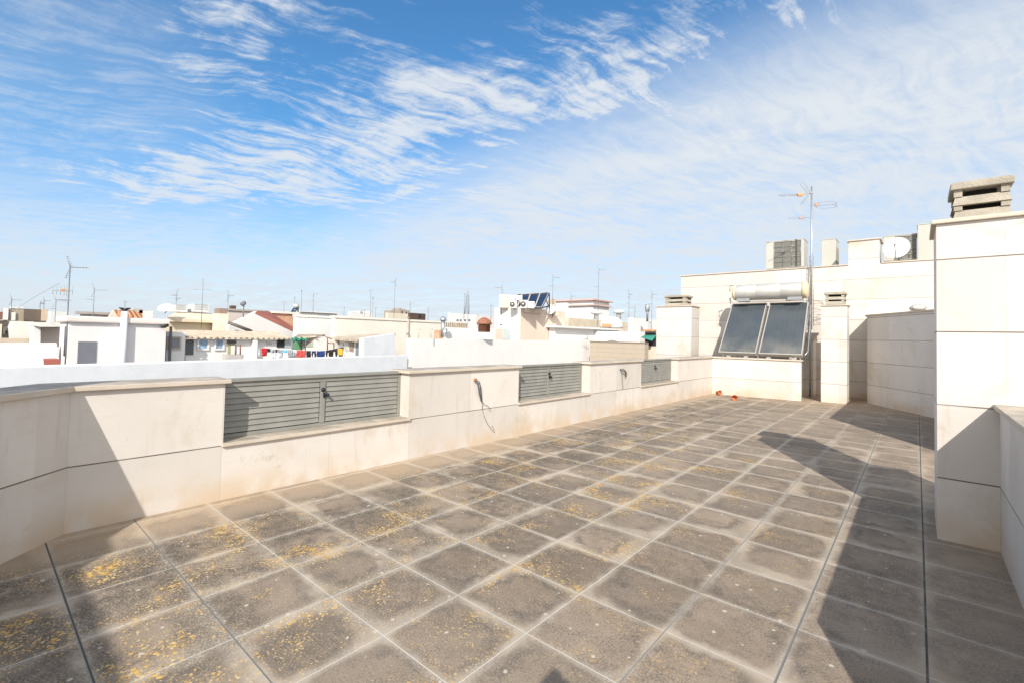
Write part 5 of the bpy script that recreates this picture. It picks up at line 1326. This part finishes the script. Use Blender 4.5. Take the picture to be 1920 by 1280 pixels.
# --- skyline blocks
def far(label, d, pl, pc, pr, yt, m, **kw): return bld('far_building', label, d, pl, pc, pr, yt, m, group='pale blocks along the skyline', **kw)
far('low white skyline block left of the lattice mast with square openings', 90, 840, 843, 893, 587, WHITE, zb=-6)
f1 = far('pale skyline block between lattice mast and tall block', 80, 890, 893, 935, 591, mat('pale_pink_far', (.70, .62, .58), .85), zb=-6)
f2 = far('white skyline block with flat overhanging roof above the plain block', 70, 564, 566, 632, 583.5, WHITE, cop=.3)
x0, x1, y0, y1, z1 = B_(f2); rX(f2, 568, 586.5, 630, 588, mat('painted_shadow_gap', (.45, .44, .42), .8), 'recess', proud=.02)  # flat grey strip, coloured to stand for the shadow under the roof slab
f3 = far('pale low skyline roofs above the cream block', 110, 655, 657, 701, 587.5, mat('pale_far', (.70, .69, .66), .85))
x0, x1, y0, y1, z1 = B_(f3)
random.seed(5)
for k in range(9):
    px = 659 + k*4.6; a, b = onX(px, 587, x1 - 1), onX(px + random.uniform(1.5, 3.5), 587, x1 - 1); z_ = onX(px, 587 - random.uniform(1, 4), x1 - 1).z
    MB().box((x1 - 2.5, a.y, a.z - 1), (x1 - 1, b.y, z_)).build('rooftop_box', random.choice([WHITE, TAN, mat('pale_far', (.7, .69, .66), .85)]), f3)
f4 = far('cream skyline block with three chimneys right of the tall antenna', 60, 724, 727, 770, 586.5, mat('cream_far', (.70, .62, .50), .85))
x0, x1, y0, y1, z1 = B_(f4)
for p0, p1, yt in ((733, 740, 582), (749, 753, 578), (757, 761, 580), (765, 768, 582)):
    a, b = onX(p0, 587, x1 - 1), onX(p1, 587, x1 - 1); MB().box((x1 - 2.5, a.y, a.z - 1), (x1 - 1, b.y, onX(p0, yt, x1 - 1).z)).build('chimney', mat('grey_brown_stack', (.36, .30, .25), .8), f4)
f5 = far('dark brown boxed roof enclosure on the skyline', 58, 768, 769.5, 798, 586.8, DBROWN, zb=-1)
x0, x1, y0, y1, z1 = B_(f5); rX(f5, 785, 589, 789, 596, DARK, 'opening', proud=.03)
for px in (856, 862, 870, 878): rX(f5, px, 599, px + 3.5, 602.5, GREYD, 'window', xf=B_(bpy.data.objects['far_building'])[1], parent=bpy.data.objects['far_building'])
hs2 = bld('tiled_house', 'small house with sandy tiled slope right of the steel flue', 42, 832, 836, 876, 604.5, TILE_TAN, zb=0)
sg = thing('solar_water_heater', 'small distant solar water heater on the skyline', 'solar heater', W(552, 583, 62))
m_ = MB(); A0, A1, T1, T0 = W(545, 585, 61), W(551, 585, 61), W(558, 577, 62.5), W(550, 577, 62.5); v = [m_.bm.verts.new(p) for p in (A0, A1, T1, T0)] + [m_.bm.verts.new(p + Vector((0, .1, -.15))) for p in (A0, A1, T1, T0)]
for ff in ((0, 1, 2, 3), (7, 6, 5, 4), (0, 4, 5, 1), (1, 5, 6, 2), (2, 6, 7, 3), (3, 7, 4, 0)): m_.bm.faces.new([v[i] for i in ff])
m_.build('collector', SOLARB, sg); MB().tube([W(550, 574.5, 62.5), W(561, 574.5, 62.5)], .30, 12).build('tank', TANK, sg)
MB().tube([W(559, 576, 62.5), W(559, 588, 62.5)], .08, 6).build('stand', MAST, sg)
far('grey-beige distant block behind the sky-lit antennas of left centre', 120, 498, 500, 560, 585.5, mat('grey_far', (.50, .47, .44), .85))
far('distant pale block low between chimney and mast right of centre', 130, 1036, 1040, 1240, 600, mat('pale_far2', (.68, .67, .65), .85))
far('distant white block behind cream block middle', 140, 690, 700, 850, 596, mat('pale_far2', (.68, .67, .65), .85))
far('distant pale block behind the door building', 140, 120, 125, 420, 599, mat('pale_far2', (.68, .67, .65), .85))

# lattice tower
lt = thing('lattice_mast', 'thin grey steel lattice mast on the centre skyline', 'mast', W(875, 590, 95))
m_ = MB(); b0, t0 = W(875, 590, 95), W(877, 553, 95); w_ = .45
rr_ = cam_to_world(1, 0, 0); rr_.z = 0; rr_.normalize()
for sg_ in (-1, 1): m_.tube([b0 + rr_*w_*sg_, t0 + rr_*w_*.8*sg_], .11, 4)
for k in range(10):
    p0 = b0.lerp(t0, k/10); p1 = b0.lerp(t0, (k + 1)/10); m_.tube([p0 - rr_*w_, p1 + rr_*w_], .09, 4); m_.tube([p0 + rr_*w_, p1 - rr_*w_], .09, 4)
m_.tube([t0, W(878, 540, 95)], .09, 4); m_.build('lattice', mat('lattice_grey', (.30, .34, .38), .6), lt)

# skyline antennas
AN = [(21, 560, 579, 45, 'yagi', 'thin antenna above the brown and white block'), (75, 566, 580, 60, 'fork', 'faint small antenna above the painted brown wall shade'),
 (82, 562, 580, 62, 'double', 'faint tallest antenna above the tan chimney at left'), (103, 561, 604, 34, 'double', 'thin antenna just left of the tall door building mast'),
 (330, 551, 572, 34, 'double', 'small antenna standing on left cooling unit of the cream house'), (379, 523, 572, 29, 'cross', 'tall dark mast with crossbar above the cream house'),
 (427, 553, 578, 34, 'yagi', 'thin antenna by the brown chimney cowl'), (532, 566, 586, 60, 'tee', 'tiny antenna above the bare brick wall'),
 (552, 559, 578, 66, 'pole', 'faint bare pole over the distant solar heater'), (564.5, 546, 584, 60, 'pole', 'bare thin mast right of the distant solar heater'),
 (587, 550, 584, 60, 'double', 'mast with small clamp on the overhanging white roof'), (694, 544, 592, 40, 'tee', 'mast with small T head above cream block middle'),
 (698.5, 560, 592, 38, 'pole', 'short dark pole beside the T-headed mast'), (704, 577, 592, 60, 'tee', 'tiny low antenna right of the short dark pole'),
 (739, 527, 590, 40, 'yagi', 'tallest thin antenna above cream block near the chimneys'), (769, 567, 583, 70, 'yagi', 'tiny antenna over the chimneyed skyline block'),
 (802.5, 576, 600, 60, 'tee', 'small low antenna right of the dark brown enclosure'), (870, 552, 588, 90, 'pole', 'thin companion pole left of the lattice mast'),
 (920.5, 572, 592, 70, 'yagi', 'small antenna left of the tall white-fronted block'), (941, 537, 555, 30, 'yagi', 'antenna on the cream cabinets of tall block'),
 (1036, 518, 562, 31, 'double', 'antenna rising from the olive-brown cabinet'), (1070.5, 554, 596, 40, 'yagi', 'thin antenna in front of the far white tower'),
 (1121.5, 504, 586, 40, 'double', 'tallest antenna above the far white tower'), (1179, 550, 595, 38, 'double', 'antenna right of the second mushroom vent'),
 (1190, 576, 596, 50, 'yagi', 'short antenna right of the long beige wall'), (1222, 550, 598, 38, 'double', 'antenna just left of stone chimney with cowl'),
 (234, 565, 582, 60, 'tee', 'faint antenna above the orange tiled roof'), (1219, 606, 622, 33, 'pole', 'short grey rod over the little green awning house'),
 (645, 578, 590, 90, 'pole', 'faint pole on the white roof left of centre'), (683, 581, 592, 95, 'tee', 'faint tiny antenna among low skyline roofs')]
for i, (px, yt, yb, d, kd, lab) in enumerate(AN): ant(lab, d, px, yt, yb, kd, ang=(.4, -.5, .1, .8, 2.6)[i % 5])
ant('nearest slender antenna in front of the door building with two orange aerials', 21.02, 123.5, 496, 655, 'double', r=.020, ang=.15)
o = bpy.data.objects[[x.name for x in bpy.data.objects if x.get('label', '').startswith('nearest slender')][0]]
c = W(123.5, 545, 21.02); yagi(o, c, -cam_to_world(1, 0, 0), .42, 4, .15, .008, vertical=True, balun=ORANGE)
yagi(o, c, cam_to_world(1, 0, 0), .22, 2, .16, .008, vertical=True)
ant('greenish antenna with two aerials right of the nearest slender mast', 32, 174.5, 541, 592, 'double', ang=.3)
gy = MB(); gy.tube([W(112, 531, 20.8), W(60, 560, 24), W(33, 578, 28)], .006, 4); tag(gy.build('guy_wire', MAST), 'hair-thin stay wire sloping left from the slender antenna', 'wire')

for o in bpy.data.objects:
    if 'bx' in o: del o['bx']
